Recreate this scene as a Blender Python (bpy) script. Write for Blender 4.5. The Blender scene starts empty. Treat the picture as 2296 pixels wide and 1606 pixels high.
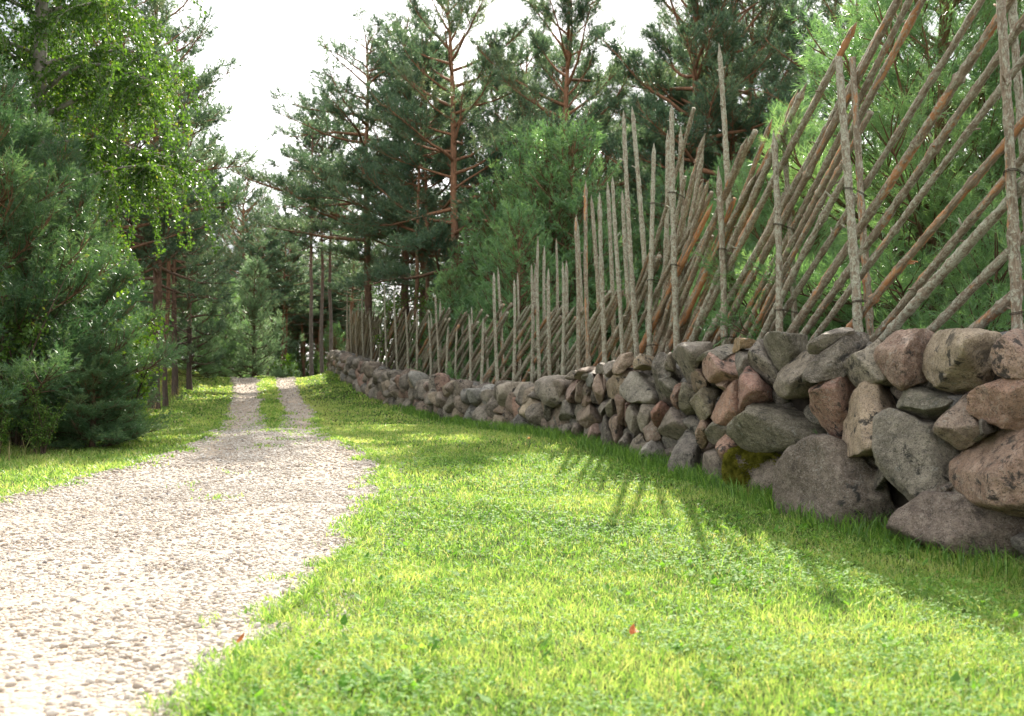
import bpy, math, random
import numpy as np
from mathutils import Vector

# ------------------------------------------------------------------ camera, sky, sun, exposure
SC = bpy.context.scene
COL = SC.collection
R = math.radians
CX, CY, F, HZ, CAMZ = 1148.0, 803.0, 2232.4, 900.0, 1.0     # measuring frame 2296 x 1606

cam_d = bpy.data.cameras.new("camera")
cam = bpy.data.objects.new("camera", cam_d)
COL.objects.link(cam)
cam.location = (0, 0, CAMZ)
cam.rotation_euler = (R(90), 0, 0)
cam_d.sensor_width = 36.0
cam_d.lens = 35.0
cam_d.shift_y = (HZ - CY) / 2296.0
cam_d.clip_start = 0.05
cam_d.clip_end = 3000
cam_d.dof.use_dof = True
cam_d.dof.focus_distance = 9.0
cam_d.dof.aperture_fstop = 2.8
SC.camera = cam

SUN_AZ, SUN_EL = R(7.2), R(36.0)
world = bpy.data.worlds.new("World")
SC.world = world
world.use_nodes = True
nt = world.node_tree
nt.nodes.clear()
w_out = nt.nodes.new("ShaderNodeOutputWorld")
w_bg = nt.nodes.new("ShaderNodeBackground")
sky = nt.nodes.new("ShaderNodeTexSky")
sky.sky_type = 'NISHITA'
sky.sun_disc = False
sky.sun_elevation = SUN_EL
sky.sun_rotation = SUN_AZ
sky.air_density = 1.0
sky.dust_density = 2.0
tc = nt.nodes.new("ShaderNodeTexCoord")
wmap = nt.nodes.new("ShaderNodeMapping")
wmap.inputs['Scale'].default_value = (1, 1, 2.5)
wn = nt.nodes.new("ShaderNodeTexNoise")
wn.inputs['Scale'].default_value = 2.2
wn.inputs['Detail'].default_value = 7
wn.inputs['Roughness'].default_value = 0.55
wr = nt.nodes.new("ShaderNodeMapRange")
wr.inputs['From Min'].default_value = 0.30
wr.inputs['From Max'].default_value = 0.62
wr.inputs['To Min'].default_value = 0.72
wr.inputs['To Max'].default_value = 0.95
wm = nt.nodes.new("ShaderNodeMix")
wm.data_type = 'RGBA'
wm.inputs['B'].default_value = (9.0, 9.0, 9.2, 1)
wn2 = nt.nodes.new("ShaderNodeTexNoise")
wn2.inputs['Scale'].default_value = 3.4
wn2.inputs['Detail'].default_value = 6
wcr = nt.nodes.new("ShaderNodeMapRange")
wcr.inputs['From Min'].default_value = 0.40
wcr.inputs['From Max'].default_value = 0.62
wcm = nt.nodes.new("ShaderNodeMix")
wcm.data_type = 'RGBA'
wcm.inputs['A'].default_value = (3.3, 3.36, 3.55, 1)
wcm.inputs['B'].default_value = (13.5, 13.4, 13.2, 1)
nt.links.new(wmap.outputs[0], wn2.inputs['Vector'])
nt.links.new(wn2.outputs['Fac'], wcr.inputs['Value'])
nt.links.new(wcr.outputs[0], wcm.inputs['Factor'])
nt.links.new(wcm.outputs['Result'], wm.inputs['B'])
nt.links.new(tc.outputs['Generated'], wmap.inputs['Vector'])
nt.links.new(wmap.outputs[0], wn.inputs['Vector'])
nt.links.new(wn.outputs['Fac'], wr.inputs['Value'])
nt.links.new(wr.outputs[0], wm.inputs['Factor'])
nt.links.new(sky.outputs[0], wm.inputs['A'])
nt.links.new(wm.outputs['Result'], w_bg.inputs['Color'])
w_bg.inputs['Strength'].default_value = 0.10
nt.links.new(w_bg.outputs[0], w_out.inputs['Surface'])

sun_d = bpy.data.lights.new("sun", 'SUN')
sun_d.energy = 5.0
sun_d.angle = R(0.6)
sun_d.color = (1.0, 0.93, 0.82)
sun = bpy.data.objects.new("sun", sun_d)
COL.objects.link(sun)
sun.location = (5, 40, 30)
sdir = Vector((-math.sin(SUN_AZ) * math.cos(SUN_EL), -math.cos(SUN_AZ) * math.cos(SUN_EL), -math.sin(SUN_EL)))
sun.rotation_euler = sdir.to_track_quat('-Z', 'Y').to_euler()

SC.view_settings.view_transform = 'Standard'
SC.view_settings.look = 'None'
SC.view_settings.gamma = 1.0
SC.view_settings.exposure = 1.42
SC.render.engine = 'CYCLES'
SC.cycles.max_bounces = 7
SC.cycles.diffuse_bounces = 3
SC.cycles.glossy_bounces = 2
SC.cycles.transmission_bounces = 4
SC.cycles.sample_clamp_indirect = 6
SC.cycles.use_denoising = True

# ------------------------------------------------------------------ helpers
def ss(a, b, x):
    t = np.clip((x - a) / (b - a), 0, 1)
    return t * t * (3 - 2 * t)

def vnoise(p, seed=0):
    """value noise 0..1 on an (n,3) array"""
    p = np.asarray(p, dtype=np.float64)
    i = np.floor(p).astype(np.int64)
    f = p - i
    u = f * f * (3 - 2 * f)
    def h(ix, iy, iz):
        n = (ix * 374761393 + iy * 668265263 + iz * 2147483647 + seed * 1274126177) & 0xFFFFFFFF
        n = ((n ^ (n >> 13)) * 1274126177) & 0xFFFFFFFF
        n = ((n ^ (n >> 16)) * 2246822519) & 0xFFFFFFFF
        return ((n ^ (n >> 15)) & 0xFFFFFF) / float(0xFFFFFF)
    out = 0
    for dx in (0, 1):
        wx = u[:, 0] if dx else 1 - u[:, 0]
        for dy in (0, 1):
            wy = u[:, 1] if dy else 1 - u[:, 1]
            for dz in (0, 1):
                wz = u[:, 2] if dz else 1 - u[:, 2]
                out = out + wx * wy * wz * h(i[:, 0] + dx, i[:, 1] + dy, i[:, 2] + dz)
    return out

def fbm(p, seed=0, oct=4):
    a, s, t = 0.5, 0, 0
    p = np.asarray(p, dtype=np.float64)
    for k in range(oct):
        s = s + a * vnoise(p, seed + k * 17)
        t += a
        p = p * 2.03 + 7.1
        a *= 0.5
    return s / t

def n2(x, y, sc, seed=0, oct=3):
    x = np.asarray(x, float); y = np.asarray(y, float)
    sh = x.shape
    return fbm(np.stack([x.ravel() * sc, y.ravel() * sc, np.zeros(x.size) + 0.37], 1), seed, oct).reshape(sh)

def mesh_obj(name, V, faces, mat=None, parent=None, attrs=None, smooth=True, origin=None):
    """faces: list of int arrays (m,k). attrs: {name: (type, array)} on points."""
    V = np.asarray(V, dtype=np.float32)
    if origin is not None:
        V = V - np.asarray(origin, dtype=np.float32)
    me = bpy.data.meshes.new(name)
    faces = [np.asarray(f, dtype=np.int32) for f in faces if len(f)]
    nl = sum(f.size for f in faces)
    nf = sum(f.shape[0] for f in faces)
    me.vertices.add(len(V))
    me.vertices.foreach_set("co", V.ravel())
    me.loops.add(nl)
    me.polygons.add(nf)
    me.loops.foreach_set("vertex_index", np.concatenate([f.ravel() for f in faces]))
    st, o = [], 0
    for f in faces:
        st.append(o + np.arange(f.shape[0], dtype=np.int32) * f.shape[1])
        o += f.size
    me.polygons.foreach_set("loop_start", np.concatenate(st).astype(np.int32))
    if smooth:
        me.polygons.foreach_set("use_smooth", np.ones(nf, dtype=bool))
    me.update(calc_edges=True)
    for k, (ty, arr) in (attrs or {}).items():
        a = me.attributes.new(k, ty, 'POINT')
        arr = np.asarray(arr, dtype=np.float32)
        if ty == 'FLOAT':
            a.data.foreach_set("value", arr.ravel())
        elif ty == 'FLOAT_VECTOR':
            a.data.foreach_set("vector", arr.ravel())
        else:
            a.data.foreach_set("color", arr.ravel())
    if mat:
        me.materials.append(mat)
    ob = bpy.data.objects.new(name, me)
    if origin is not None:
        ob.location = [float(c) for c in origin]
    if parent is not None:
        ob.parent = parent
        ob.matrix_parent_inverse.identity()
        if origin is not None:
            ob.location = [float(origin[i]) - parent.location[i] for i in range(3)]
    COL.objects.link(ob)
    return ob

def tag(o, label=None, cat=None, group=None, kind=None):
    if label: o["label"] = label
    if cat: o["category"] = cat
    if group: o["group"] = group
    if kind: o["kind"] = kind
    return o

def empty(name, loc):
    o = bpy.data.objects.new(name, None)
    o.empty_display_size = 0.3
    o.location = [float(c) for c in loc]
    COL.objects.link(o)
    return o

# ---- ground shape and plan -----------------------------------------------------------------
YP = [-60, 0, 5, 6, 7.2, 9.3, 11.9, 14, 16.5, 19, 22, 27, 33, 38, 41, 45, 52, 62, 90, 200, 900]
ZP = [0, 0, 0, .01, .08, .19, .33, .44, .468, .51, .65, .95, 1.45, 1.86, 1.97, 1.9, 1.5, 1.1, .8, .6, .5]
RYP = [-60, -5, 3.2, 4.46, 6.2, 8.1, 9.7, 11.2, 12.8, 14.4, 17.5, 24, 31, 39, 45, 55, 80]
RXP = [-.85, -.85, -.93, -.98, -1.02, -1.08, -1.23, -1.42, -1.95, -2.55, -3.3, -4.8, -6.6, -8.5, -10.3, -13.6, -22]
LYP = [-60, -5, 5, 7.3, 8.5, 11, 13.2, 14.4, 21, 30, 39, 45, 55, 80]
LXP = [-6, -5.6, -5.2, -4.7, -4.4, -4.05, -4.25, -4.5, -6.1, -8.4, -11, -12.9, -16.3, -25]
WYP = [0, 3, 4.6, 6, 7.2, 9.3, 11.9, 14, 16.5, 19, 22, 27, 33, 42, 46]
WXP = [5.0, 4.05, 3.52, 3.07, 2.68, 2.09, 1.53, .95, .33, -.58, -1.80, -3.58, -5.46, -7.64, -8.4]
TYP = [0, 4.6, 6, 7.2, 9.3, 11.9, 14, 16.5, 19, 22, 27, 33, 42, 46]
TZP = [1.35, 1.40, 1.42, 1.50, 1.56, 1.53, 1.41, 1.21, 1.27, 1.49, 1.82, 2.40, 3.1, 3.3]

def smooth_tab(yp, xp, lo=-60, hi=100, step=0.1, sig=6):
    g = np.arange(lo, hi + step, step)
    v = np.interp(g, yp, xp)
    k = np.exp(-0.5 * (np.arange(-3 * sig, 3 * sig + 1) / sig) ** 2)
    k /= k.sum()
    v = np.convolve(np.pad(v, 3 * sig, mode='edge'), k, mode='valid')
    return g, v
_rg = smooth_tab(RYP, RXP); _lg = smooth_tab(LYP, LXP)
_wg = smooth_tab(WYP, WXP, sig=9); _zg = smooth_tab(YP, ZP, sig=8); _tg = smooth_tab(TYP, TZP, sig=5)
def roadR(y): return np.interp(y, *_rg)
def roadL(y): return np.interp(y, *_lg)
def wallX(y): return np.interp(y, *_wg)
def wallTop(y): return np.interp(y, *_tg)

def zg(x, y):
    x = np.asarray(x, float); y = np.asarray(y, float)
    z = np.where(y < 95, np.interp(y, *_zg), np.interp(y, YP, ZP))
    bank = ss(24, 40, y) * (1 - 0.6 * ss(55, 80, y))
    z = z + 0.42 * bank * ss(0.3, 2.6, x - roadR(y)) + 0.40 * bank * ss(0.2, 2.6, roadL(y) - x)
    z = z + 0.35 * ss(2.0, 6.0, roadL(y) - x)
    z = z + 0.18 * ss(0.3, 1.2, x - wallX(y)) * ss(2, 5, y)
    z = z - 0.07 * ss(1.6, .3, wallX(y) - x) * ss(9.5, 6.5, y)
    z = z + 0.05 * (n2(x, y, 0.55, 5, 2) - 0.5)
    mid = 0.5 * (roadR(y) + roadL(y))
    onroad = ss(0, .4, roadR(y) - x) * ss(0, .4, x - roadL(y))
    z = z - onroad * (0.04 - 0.05 * np.exp(-((x - mid) / 0.45) ** 2) * ss(12, 17, y))
    return z

def gz(x, y): return float(zg(np.array([x]), np.array([y]))[0])
def X_at(px, Y): return (px - CX) / F * Y
def Z_at(py, Y): return CAMZ + (HZ - py) / F * Y

def curve_hit(px, off=0.0, yr=(3.0, 46.0)):
    """depth at which the sight line through column px meets the wall line moved off metres outward"""
    y = np.linspace(yr[0], yr[1], 4000)
    x = wallX(y)
    dx = np.gradient(x, y)
    nrm = np.sqrt(1 + dx * dx)
    xo = x + off / nrm
    yo = y - off * dx / nrm
    d = xo - (px - CX) / F * yo
    k = np.where(np.sign(d[:-1]) != np.sign(d[1:]))[0]
    if len(k) == 0:
        k = [int(np.argmin(np.abs(d)))]
    return float(yo[k[0]])

# path by arc length
_py = np.linspace(0, 46, 2000)
_px = wallX(_py)
_ps = np.concatenate([[0], np.cumsum(np.hypot(np.diff(_px), np.diff(_py)))])
def path(s, off=0.0):
    ex_ = min(s, 0.0)
    y = np.interp(s, _ps, _py)
    x = wallX(y)
    e = 0.05
    dx = (wallX(y + e) - wallX(y - e)) / (2 * e)
    nrm = np.sqrt(1 + dx * dx)
    t = np.array([dx / nrm, 1 / nrm])        # tangent, away from the camera
    n = np.array([1 / nrm, -dx / nrm])       # outward (behind the wall)
    return np.array([x, y]) + ex_ * t + off * n, t, n
def s_of_y(y): return float(np.interp(y, _py, _ps))

# ------------------------------------------------------------------ materials
def new_mat(name):
    m = bpy.data.materials.new(name)
    m.use_nodes = True
    t = m.node_tree
    t.nodes.clear()
    o = t.nodes.new("ShaderNodeOutputMaterial")
    return m, t, o
def nd(t, ty, **kw):
    n = t.nodes.new(ty)
    for k, v in kw.items():
        if k.startswith("i_"):
            n.inputs[k[2:].replace("_", " ")].default_value = v
        else:
            setattr(n, k, v)
    return n
def lk(t, a, b): t.links.new(a, b)
def noise(t, vec, scale, detail=4, rough=0.55, dist=0.0):
    n = nd(t, "ShaderNodeTexNoise", i_Scale=scale, i_Detail=detail, i_Roughness=rough, i_Distortion=dist)
    if vec is not None: lk(t, vec, n.inputs['Vector'])
    return n.outputs['Fac']
def ramp(t, fac, stops, interp='LINEAR'):
    r = nd(t, "ShaderNodeValToRGB")
    r.color_ramp.interpolation = interp
    el = r.color_ramp.elements
    while len(el) < len(stops): el.new(0.5)
    for e, (p, c) in zip(el, stops):
        e.position = p
        e.color = tuple(c) + (1,) if len(c) == 3 else c
    lk(t, fac, r.inputs['Fac'])
    return r.outputs['Color']
def mixc(t, fac, a, b, mode='MIX'):
    m = nd(t, "ShaderNodeMix", data_type='RGBA', blend_type=mode)
    for inp, v in ((m.inputs['Factor'], fac), (m.inputs['A'], a), (m.inputs['B'], b)):
        if hasattr(v, 'is_linked'): lk(t, v, inp)
        else: inp.default_value = v if isinstance(v, (int, float)) else tuple(v) + (1,)
    return m.outputs['Result']
def mrange(t, v, a, b, c=0.0, d=1.0):
    m = nd(t, "ShaderNodeMapRange")
    lk(t, v, m.inputs['Value'])
    for k, x in (('From Min', a), ('From Max', b), ('To Min', c), ('To Max', d)): m.inputs[k].default_value = x
    return m.outputs[0]
def attr(t, name, out='Fac'):
    return nd(t, "ShaderNodeAttribute", attribute_name=name).outputs[out]
def bump(t, h, strength, dist):
    b = nd(t, "ShaderNodeBump", i_Strength=strength, i_Distance=dist)
    lk(t, h, b.inputs['Height'])
    return b.outputs[0]
def principled(t, col, rough, spec=0.3, nrm=None):
    p = nd(t, "ShaderNodeBsdfPrincipled")
    for inp, v in (('Base Color', col), ('Roughness', rough)):
        if hasattr(v, 'is_linked'): lk(t, v, p.inputs[inp])
        else: p.inputs[inp].default_value = tuple(v) + (1,) if not isinstance(v, (int, float)) else v
    p.inputs['Specular IOR Level'].default_value = spec
    if nrm is not None: lk(t, nrm, p.inputs['Normal'])
    return p.outputs[0]

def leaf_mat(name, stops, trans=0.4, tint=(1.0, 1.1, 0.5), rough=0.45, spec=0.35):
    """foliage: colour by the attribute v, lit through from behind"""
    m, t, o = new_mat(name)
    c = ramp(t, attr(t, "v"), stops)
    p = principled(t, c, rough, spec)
    tr = nd(t, "ShaderNodeBsdfTranslucent")
    lk(t, mixc(t, 1.0, c, tint, 'MULTIPLY'), tr.inputs['Color'])
    mx = nd(t, "ShaderNodeMixShader")
    mx.inputs[0].default_value = trans
    lk(t, p, mx.inputs[1]); lk(t, tr.outputs[0], mx.inputs[2])
    lk(t, mx.outputs[0], o.inputs['Surface'])
    return m

M = {}
M['grass'] = leaf_mat("grass_blades", [(0, (.05, .12, .022)), (.3, (.115, .235, .045)), (.6, (.245, .40, .085)), (.85, (.44, .515, .17)), (1, (.50, .42, .25))], .5, (1.4, 1.35, .85), .42, .4)
M['clover'] = leaf_mat("clover_leaves", [(0, (.06, .16, .02)), (.6, (.15, .31, .05)), (1, (.28, .42, .11))], .45, (1.5, 1.5, .7), .62, .16)
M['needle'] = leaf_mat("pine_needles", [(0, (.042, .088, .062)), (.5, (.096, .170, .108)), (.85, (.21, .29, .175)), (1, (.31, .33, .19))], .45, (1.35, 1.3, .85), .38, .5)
M['young_needle'] = leaf_mat("young_pine_needles", [(0, (.062, .135, .066)), (.5, (.135, .245, .118)), (1, (.28, .39, .18))], .48, (1.4, 1.5, .8), .36, .55)
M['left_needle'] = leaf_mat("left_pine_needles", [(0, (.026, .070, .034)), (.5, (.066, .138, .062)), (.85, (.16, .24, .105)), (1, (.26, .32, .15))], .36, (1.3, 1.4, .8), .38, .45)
M['sunlit_pale_needle'] = leaf_mat("sunlit_pale_pine_needles", [(0, (.10, .18, .11)), (.5, (.20, .30, .18)), (1, (.34, .44, .27))], .5, (1.2, 1.25, .9), .45, .4)  # glaucous needles, paled in colour to stand in for sunlight on the tree
M['birch_leaf'] = leaf_mat("birch_leaves", [(0, (.04, .095, .018)), (.5, (.085, .17, .028)), (.9, (.15, .26, .05)), (1, (.26, .27, .06))], .45, (1.35, 1.4, .55), .4, .45)
M['bright_leaf'] = leaf_mat("bright_leaves", [(0, (.05, .13, .02)), (.6, (.10, .22, .025)), (1, (.20, .30, .04))], .48, (1.5, 1.5, .5), .4, .45)
M['dry_grass'] = leaf_mat("dry_grass", [(0, (.20, .19, .07)), (.6, (.33, .28, .13)), (1, (.16, .22, .06))], .4, (1.3, 1.2, .8), .5, .3)

def bark_mat(name, low, high, z0, z1):
    m, t, o = new_mat(name)
    g = nd(t, "ShaderNodeTexCoord").outputs['Object']
    mp = nd(t, "ShaderNodeMapping"); mp.inputs['Scale'].default_value = (1, 1, .35); lk(t, g, mp.inputs['Vector'])
    sx = nd(t, "ShaderNodeSeparateXYZ"); lk(t, g, sx.inputs[0])
    n1 = noise(t, mp.outputs[0], 14, 5, .65)
    n3 = noise(t, g, 1.3, 3)
    h = nd(t, "ShaderNodeMath", operation='ADD'); lk(t, mrange(t, sx.outputs['Z'], z0, z1), h.inputs[0]); lk(t, mrange(t, n3, .3, .7, -.25, .25), h.inputs[1])
    h.use_clamp = True
    c = mixc(t, h.outputs[0], low, high)
    c = mixc(t, mrange(t, n1, .35, .65), mixc(t, .55, c, (.01, .008, .006)), c)
    p = principled(t, c, .85, .2, bump(t, n1, .7, .03))
    lk(t, p, o.inputs['Surface'])
    return m
M['pine_bark'] = bark_mat("pine_bark", (.12, .09, .07), (.33, .17, .095), 1.5, 6.0)
M['young_bark'] = bark_mat("young_pine_bark", (.13, .085, .055), (.20, .12, .06), 1, 4)
M['grey_bark'] = bark_mat("grey_bark", (.22, .19, .165), (.22, .13, .09), 2.5, 7.0)
M['birch_bark'] = bark_mat("birch_bark", (.14, .12, .10), (.42, .38, .33), .5, 2.0)
M['twig'] = bark_mat("twig_bark", (.10, .07, .05), (.10, .07, .05), 1, 4)

def boulder_mat():
    m, t, o = new_mat("granite_boulder")
    g = nd(t, "ShaderNodeTexCoord").outputs['Object']
    oi = nd(t, "ShaderNodeObjectInfo")
    mp = nd(t, "ShaderNodeVectorMath", operation='ADD'); lk(t, g, mp.inputs[0])
    sc = nd(t, "ShaderNodeVectorMath", operation='SCALE'); sc.inputs[0].default_value = (13.1, 7.7, 3.3); lk(t, oi.outputs['Random'], sc.inputs['Scale'])
    lk(t, sc.outputs[0], mp.inputs[1])
    v = mp.outputs[0]
    col = attr(t, "col", 'Color')
    big = noise(t, v, 5, 4, .6)
    c = mixc(t, mrange(t, big, .32, .68), mixc(t, .50, col, (.03, .027, .023)), mixc(t, .20, col, (.52, .46, .38)))
    md = noise(t, v, 17, 5, .65, .3)
    c = mixc(t, mrange(t, oi.outputs['Random'], 0, 1, 0, .30), c, mixc(t, mrange(t, noise(t, v, 7, 5, .7, .8), .4, .6), (.05, .047, .04), (.40, .36, .29)))
    c = mixc(t, mrange(t, md, .36, .5, .5, 0), c, mixc(t, .6, c, (.03, .027, .024)))
    c = mixc(t, mrange(t, md, .52, .68, 0, .45), c, (.46, .40, .33))
    gr = nd(t, "ShaderNodeTexVoronoi", i_Scale=150.0); lk(t, v, gr.inputs['Vector'])
    sp = nd(t, "ShaderNodeSeparateColor"); lk(t, gr.outputs['Color'], sp.inputs[0])
    c = mixc(t, mrange(t, sp.outputs[0], .62, .98, 0, .5), c, mixc(t, .5, c, (.6, .52, .46)))
    c = mixc(t, mrange(t, sp.outputs[1], .70, .98, 0, .6), c, (.03, .028, .026))
    l1 = noise(t, v, 11, 6, .7, .4)
    l2 = noise(t, v, 2.1, 2)
    lm = nd(t, "ShaderNodeMath", operation='MULTIPLY'); lk(t, mrange(t, l1, .53, .60), lm.inputs[0]); lk(t, mrange(t, l2, .46, .58, 0, .9), lm.inputs[1])
    c = mixc(t, lm.outputs[0], c, (.035, .034, .032))
    w1 = noise(t, v, 26, 6, .75, .6)
    l3 = noise(t, v, 3.4, 3)
    wmx = nd(t, "ShaderNodeMath", operation='MULTIPLY'); lk(t, mrange(t, w1, .56, .66), wmx.inputs[0]); lk(t, mrange(t, l3, .48, .62, 0, .6), wmx.inputs[1])
    c = mixc(t, wmx.outputs[0], c, (.42, .43, .39))
    hb = nd(t, "ShaderNodeMath", operation='ADD'); lk(t, noise(t, v, 30, 8, .7), hb.inputs[0]); lk(t, big, hb.inputs[1])
    p = principled(t, c, .82, .25, bump(t, hb.outputs[0], 1.0, .055))
    lk(t, p, o.inputs['Surface'])
    return m
M['boulder'] = boulder_mat()

def pole_mat():
    m, t, o = new_mat("pole_bark")
    v = attr(t, "loc", 'Vector')
    mp = nd(t, "ShaderNodeMapping"); mp.inputs['Scale'].default_value = (1, 1, .22); lk(t, v, mp.inputs['Vector'])
    st = mp.outputs[0]
    og = attr(t, "orange")
    n1 = noise(t, st, 9, 5, .65, .3)
    a = nd(t, "ShaderNodeMath", operation='ADD'); lk(t, n1, a.inputs[0]); lk(t, mrange(t, og, 0, 1, -.15, .08), a.inputs[1])
    barkn = noise(t, st, 42, 6, .7)
    bark = ramp(t, barkn, [(.25, (.065, .05, .036)), (.5, (.215, .17, .12)), (.75, (.38, .315, .235))])
    wood = ramp(t, noise(t, st, 30, 4, .6), [(.2, (.21, .10, .05)), (.5, (.42, .205, .095)), (.8, (.56, .35, .19))])
    lich = noise(t, v, 22, 8, .78, .6)
    c = mixc(t, mrange(t, a.outputs[0], .53, .58), bark, wood)
    li = nd(t, "ShaderNodeMath", operation='SUBTRACT'); lk(t, lich, li.inputs[0]); lk(t, mrange(t, og, 0, 1, -.05, .06), li.inputs[1])
    lcol = ramp(t, noise(t, v, 70, 3), [(.3, (.24, .24, .18)), (.6, (.42, .42, .33)), (.85, (.50, .47, .28))])
    c = mixc(t, mrange(t, li.outputs[0], .49, .57), c, lcol)
    hb = nd(t, "ShaderNodeMath", operation='ADD'); lk(t, barkn, hb.inputs[0]); lk(t, lich, hb.inputs[1])
    p = principled(t, c, .85, .2, bump(t, hb.outputs[0], .9, .012))
    lk(t, p, o.inputs['Surface'])
    return m
M['pole'] = pole_mat()

def plain(name, col, rough=.8, spec=.2, nscale=20, var=.5):
    m, t, o = new_mat(name)
    g = nd(t, "ShaderNodeTexCoord").outputs['Object']
    n = noise(t, g, nscale, 5, .6)
    c = mixc(t, mrange(t, n, .3, .7), tuple(x * (1 - var) for x in col), tuple(min(1, x * (1 + var * .5)) for x in col))
    lk(t, principled(t, c, rough, spec, bump(t, n, .5, .02)), o.inputs['Surface'])
    return m
M['tie'] = plain("withy_tie", (.05, .035, .025))
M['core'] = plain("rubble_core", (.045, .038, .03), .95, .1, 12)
M['orange_leaf'] = plain("fallen_leaf", (.45, .12, .03), .5, .3, 60, .3)
M['yellow_flower'] = plain("yellow_flower", (.75, .42, .12), .6, .2, 80, .3)

def ground_mat():
    m, t, o = new_mat("turf_soil")
    g = nd(t, "ShaderNodeTexCoord").outputs['Object']
    fr = attr(t, "forest")
    n1 = noise(t, g, 1.7, 5, .6)
    n4 = noise(t, g, 60, 5, .7)
    lawn = mixc(t, mrange(t, n1, .35, .65), (.055, .10, .014), (.10, .14, .03))
    lawn = mixc(t, mrange(t, n4, .40, .62), (.035, .045, .012), lawn)
    fl = mixc(t, mrange(t, n4, .3, .7), (.035, .026, .016), (.11, .08, .05))
    fl = mixc(t, mrange(t, noise(t, g, .9, 4), .48, .62, 0, .7), fl, (.035, .06, .018))
    c = mixc(t, fr, lawn, fl)
    lk(t, principled(t, c, .9, .1, bump(t, n4, .8, .05)), o.inputs['Surface'])
    return m
M['ground'] = ground_mat()

def road_mat():
    m, t, o = new_mat("limestone_gravel_bed")
    g = nd(t, "ShaderNodeTexCoord").outputs['Object']
    v1 = nd(t, "ShaderNodeTexVoronoi", i_Scale=38.0); lk(t, g, v1.inputs['Vector'])
    s1 = nd(t, "ShaderNodeSeparateColor"); lk(t, v1.outputs['Color'], s1.inputs[0])
    c = ramp(t, s1.outputs[0], [(0, (.25, .205, .165)), (.35, (.37, .325, .275)), (.7, (.475, .435, .385)), (.96, (.56, .525, .48)), (1, (.18, .155, .145))])
    c = mixc(t, mrange(t, v1.outputs['Distance'], .3, .75, 0, .65), c, (.34, .25, .17))
    sand = noise(t, g, .8, 4, .6)
    c = mixc(t, mrange(t, sand, .50, .66, 0, .55), c, (.50, .36, .25))
    c = mixc(t, mrange(t, attr(t, 'rut'), .15, .7, 0, .6), c, (.42, .33, .245))
    st = attr(t, "strip")
    gn = noise(t, g, 14, 5, .7)
    gm = nd(t, "ShaderNodeMath", operation='MULTIPLY'); lk(t, st, gm.inputs[0]); lk(t, mrange(t, gn, .38, .55), gm.inputs[1])
    c = mixc(t, gm.outputs[0], c, (.07, .11, .02))
    iv = nd(t, "ShaderNodeMath", operation='SUBTRACT'); iv.inputs[0].default_value = 1; lk(t, v1.outputs['Distance'], iv.inputs[1])
    lk(t, principled(t, c, .85, .2, bump(t, iv.outputs[0], .9, .02)), o.inputs['Surface'])
    return m
M['road'] = road_mat()

def gravel_mat():
    m, t, o = new_mat("limestone_gravel")
    g = nd(t, "ShaderNodeTexCoord").outputs['Object']
    c = ramp(t, attr(t, "v"), [(0, (.235, .19, .145)), (.3, (.36, .315, .262)), (.75, (.465, .427, .377)), (.955, (.58, .55, .50)), (.965, (.20, .15, .12)), (1, (.14, .14, .15))])
    n = noise(t, g, 90, 5, .6)
    c = mixc(t, mrange(t, n, .3, .7, .0, .35), c, mixc(t, .5, c, (.35, .28, .22)))
    lk(t, principled(t, c, .8, .25, bump(t, n, .4, .004)), o.inputs['Surface'])
    return m
M['gravel'] = gravel_mat()

# ------------------------------------------------------------------ ground and road
def axis(parts):
    out = []
    for a, b, st in parts: out.append(np.arange(a, b, st))
    return np.concatenate(out)
gxs = axis([(-600, -60, 45), (-60, -20, 3), (-20, 14, .22), (14, 60, 3), (60, 601, 45)])
gys = axis([(-60, 0, 4), (0, 48, .22), (48, 100, 2), (100, 900, 50)])
GX, GY = np.meshgrid(gxs, gys)
GZ = zg(GX, GY)
forest = np.maximum(ss(1.9, 2.6, roadL(GY) - GX - 0.5 * n2(GX, GY, .9, 3)), ss(.6, 1.2, GX - wallX(np.clip(GY, 0, 46))))
forest = np.maximum(forest, ss(43, 47, GY))
nx, ny = len(gxs), len(gys)
ii = np.arange(nx * ny).reshape(ny, nx)
quads = np.stack([ii[:-1, :-1].ravel(), ii[:-1, 1:].ravel(), ii[1:, 1:].ravel(), ii[1:, :-1].ravel()], 1)
g = mesh_obj("ground", np.stack([GX.ravel(), GY.ravel(), GZ.ravel()], 1), [quads], M['ground'], attrs={"forest": ('FLOAT', forest.ravel())})
tag(g, "grassy ground with bare forest floor under the trees", "ground", kind="structure")

def edge_wob(y, seed): return 0.30 * (n2(y, y * 0 + seed, .9, seed, 4) - .5) + 0.22 * (n2(y, y * 0 + seed, 3.1, seed + 3, 2) - .5) + .12 * (n2(y, y * 0 + seed, 9.0, seed + 5, 2) - .5)
def strip_mask(x, y):
    mid = .5 * (roadR(y) + roadL(y)) + .08
    w = .10 + .22 * ss(16, 25, y) + .06 * ss(25, 40, y) + .60 * (n2(x, y, 1.5, 21) - .5)
    pres = ss(.25, .55, (y - 14.5) / 11 + 1.5 * (n2(x, y * .6, 1.1, 22) - .5))
    return ss(0, .14, w - np.abs(x - mid)) * pres
ys = axis([(-8, 2, .4), (2, 16, .045), (16, 60, .15)])
us = np.linspace(0, 1, 46)
RX, RY, RZ, RS = [], [], [], []
YY, UU = np.meshgrid(ys, us, indexing='ij')
Lx = roadL(YY) + edge_wob(YY, 1); Rx = roadR(YY) + edge_wob(YY, 2)
RX = Lx + (Rx - Lx) * UU
edge = np.minimum(UU, 1 - UU) * (Rx - Lx)
RZ = zg(RX, YY) + 0.004 + 0.030 * ss(0, .12, edge) + .012 * (n2(RX, YY, 3.0, 8) - .5) * ss(0, .2, edge) - .03 * (1 - ss(0, .03, edge))
ii = np.arange(YY.size).reshape(YY.shape)
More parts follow.
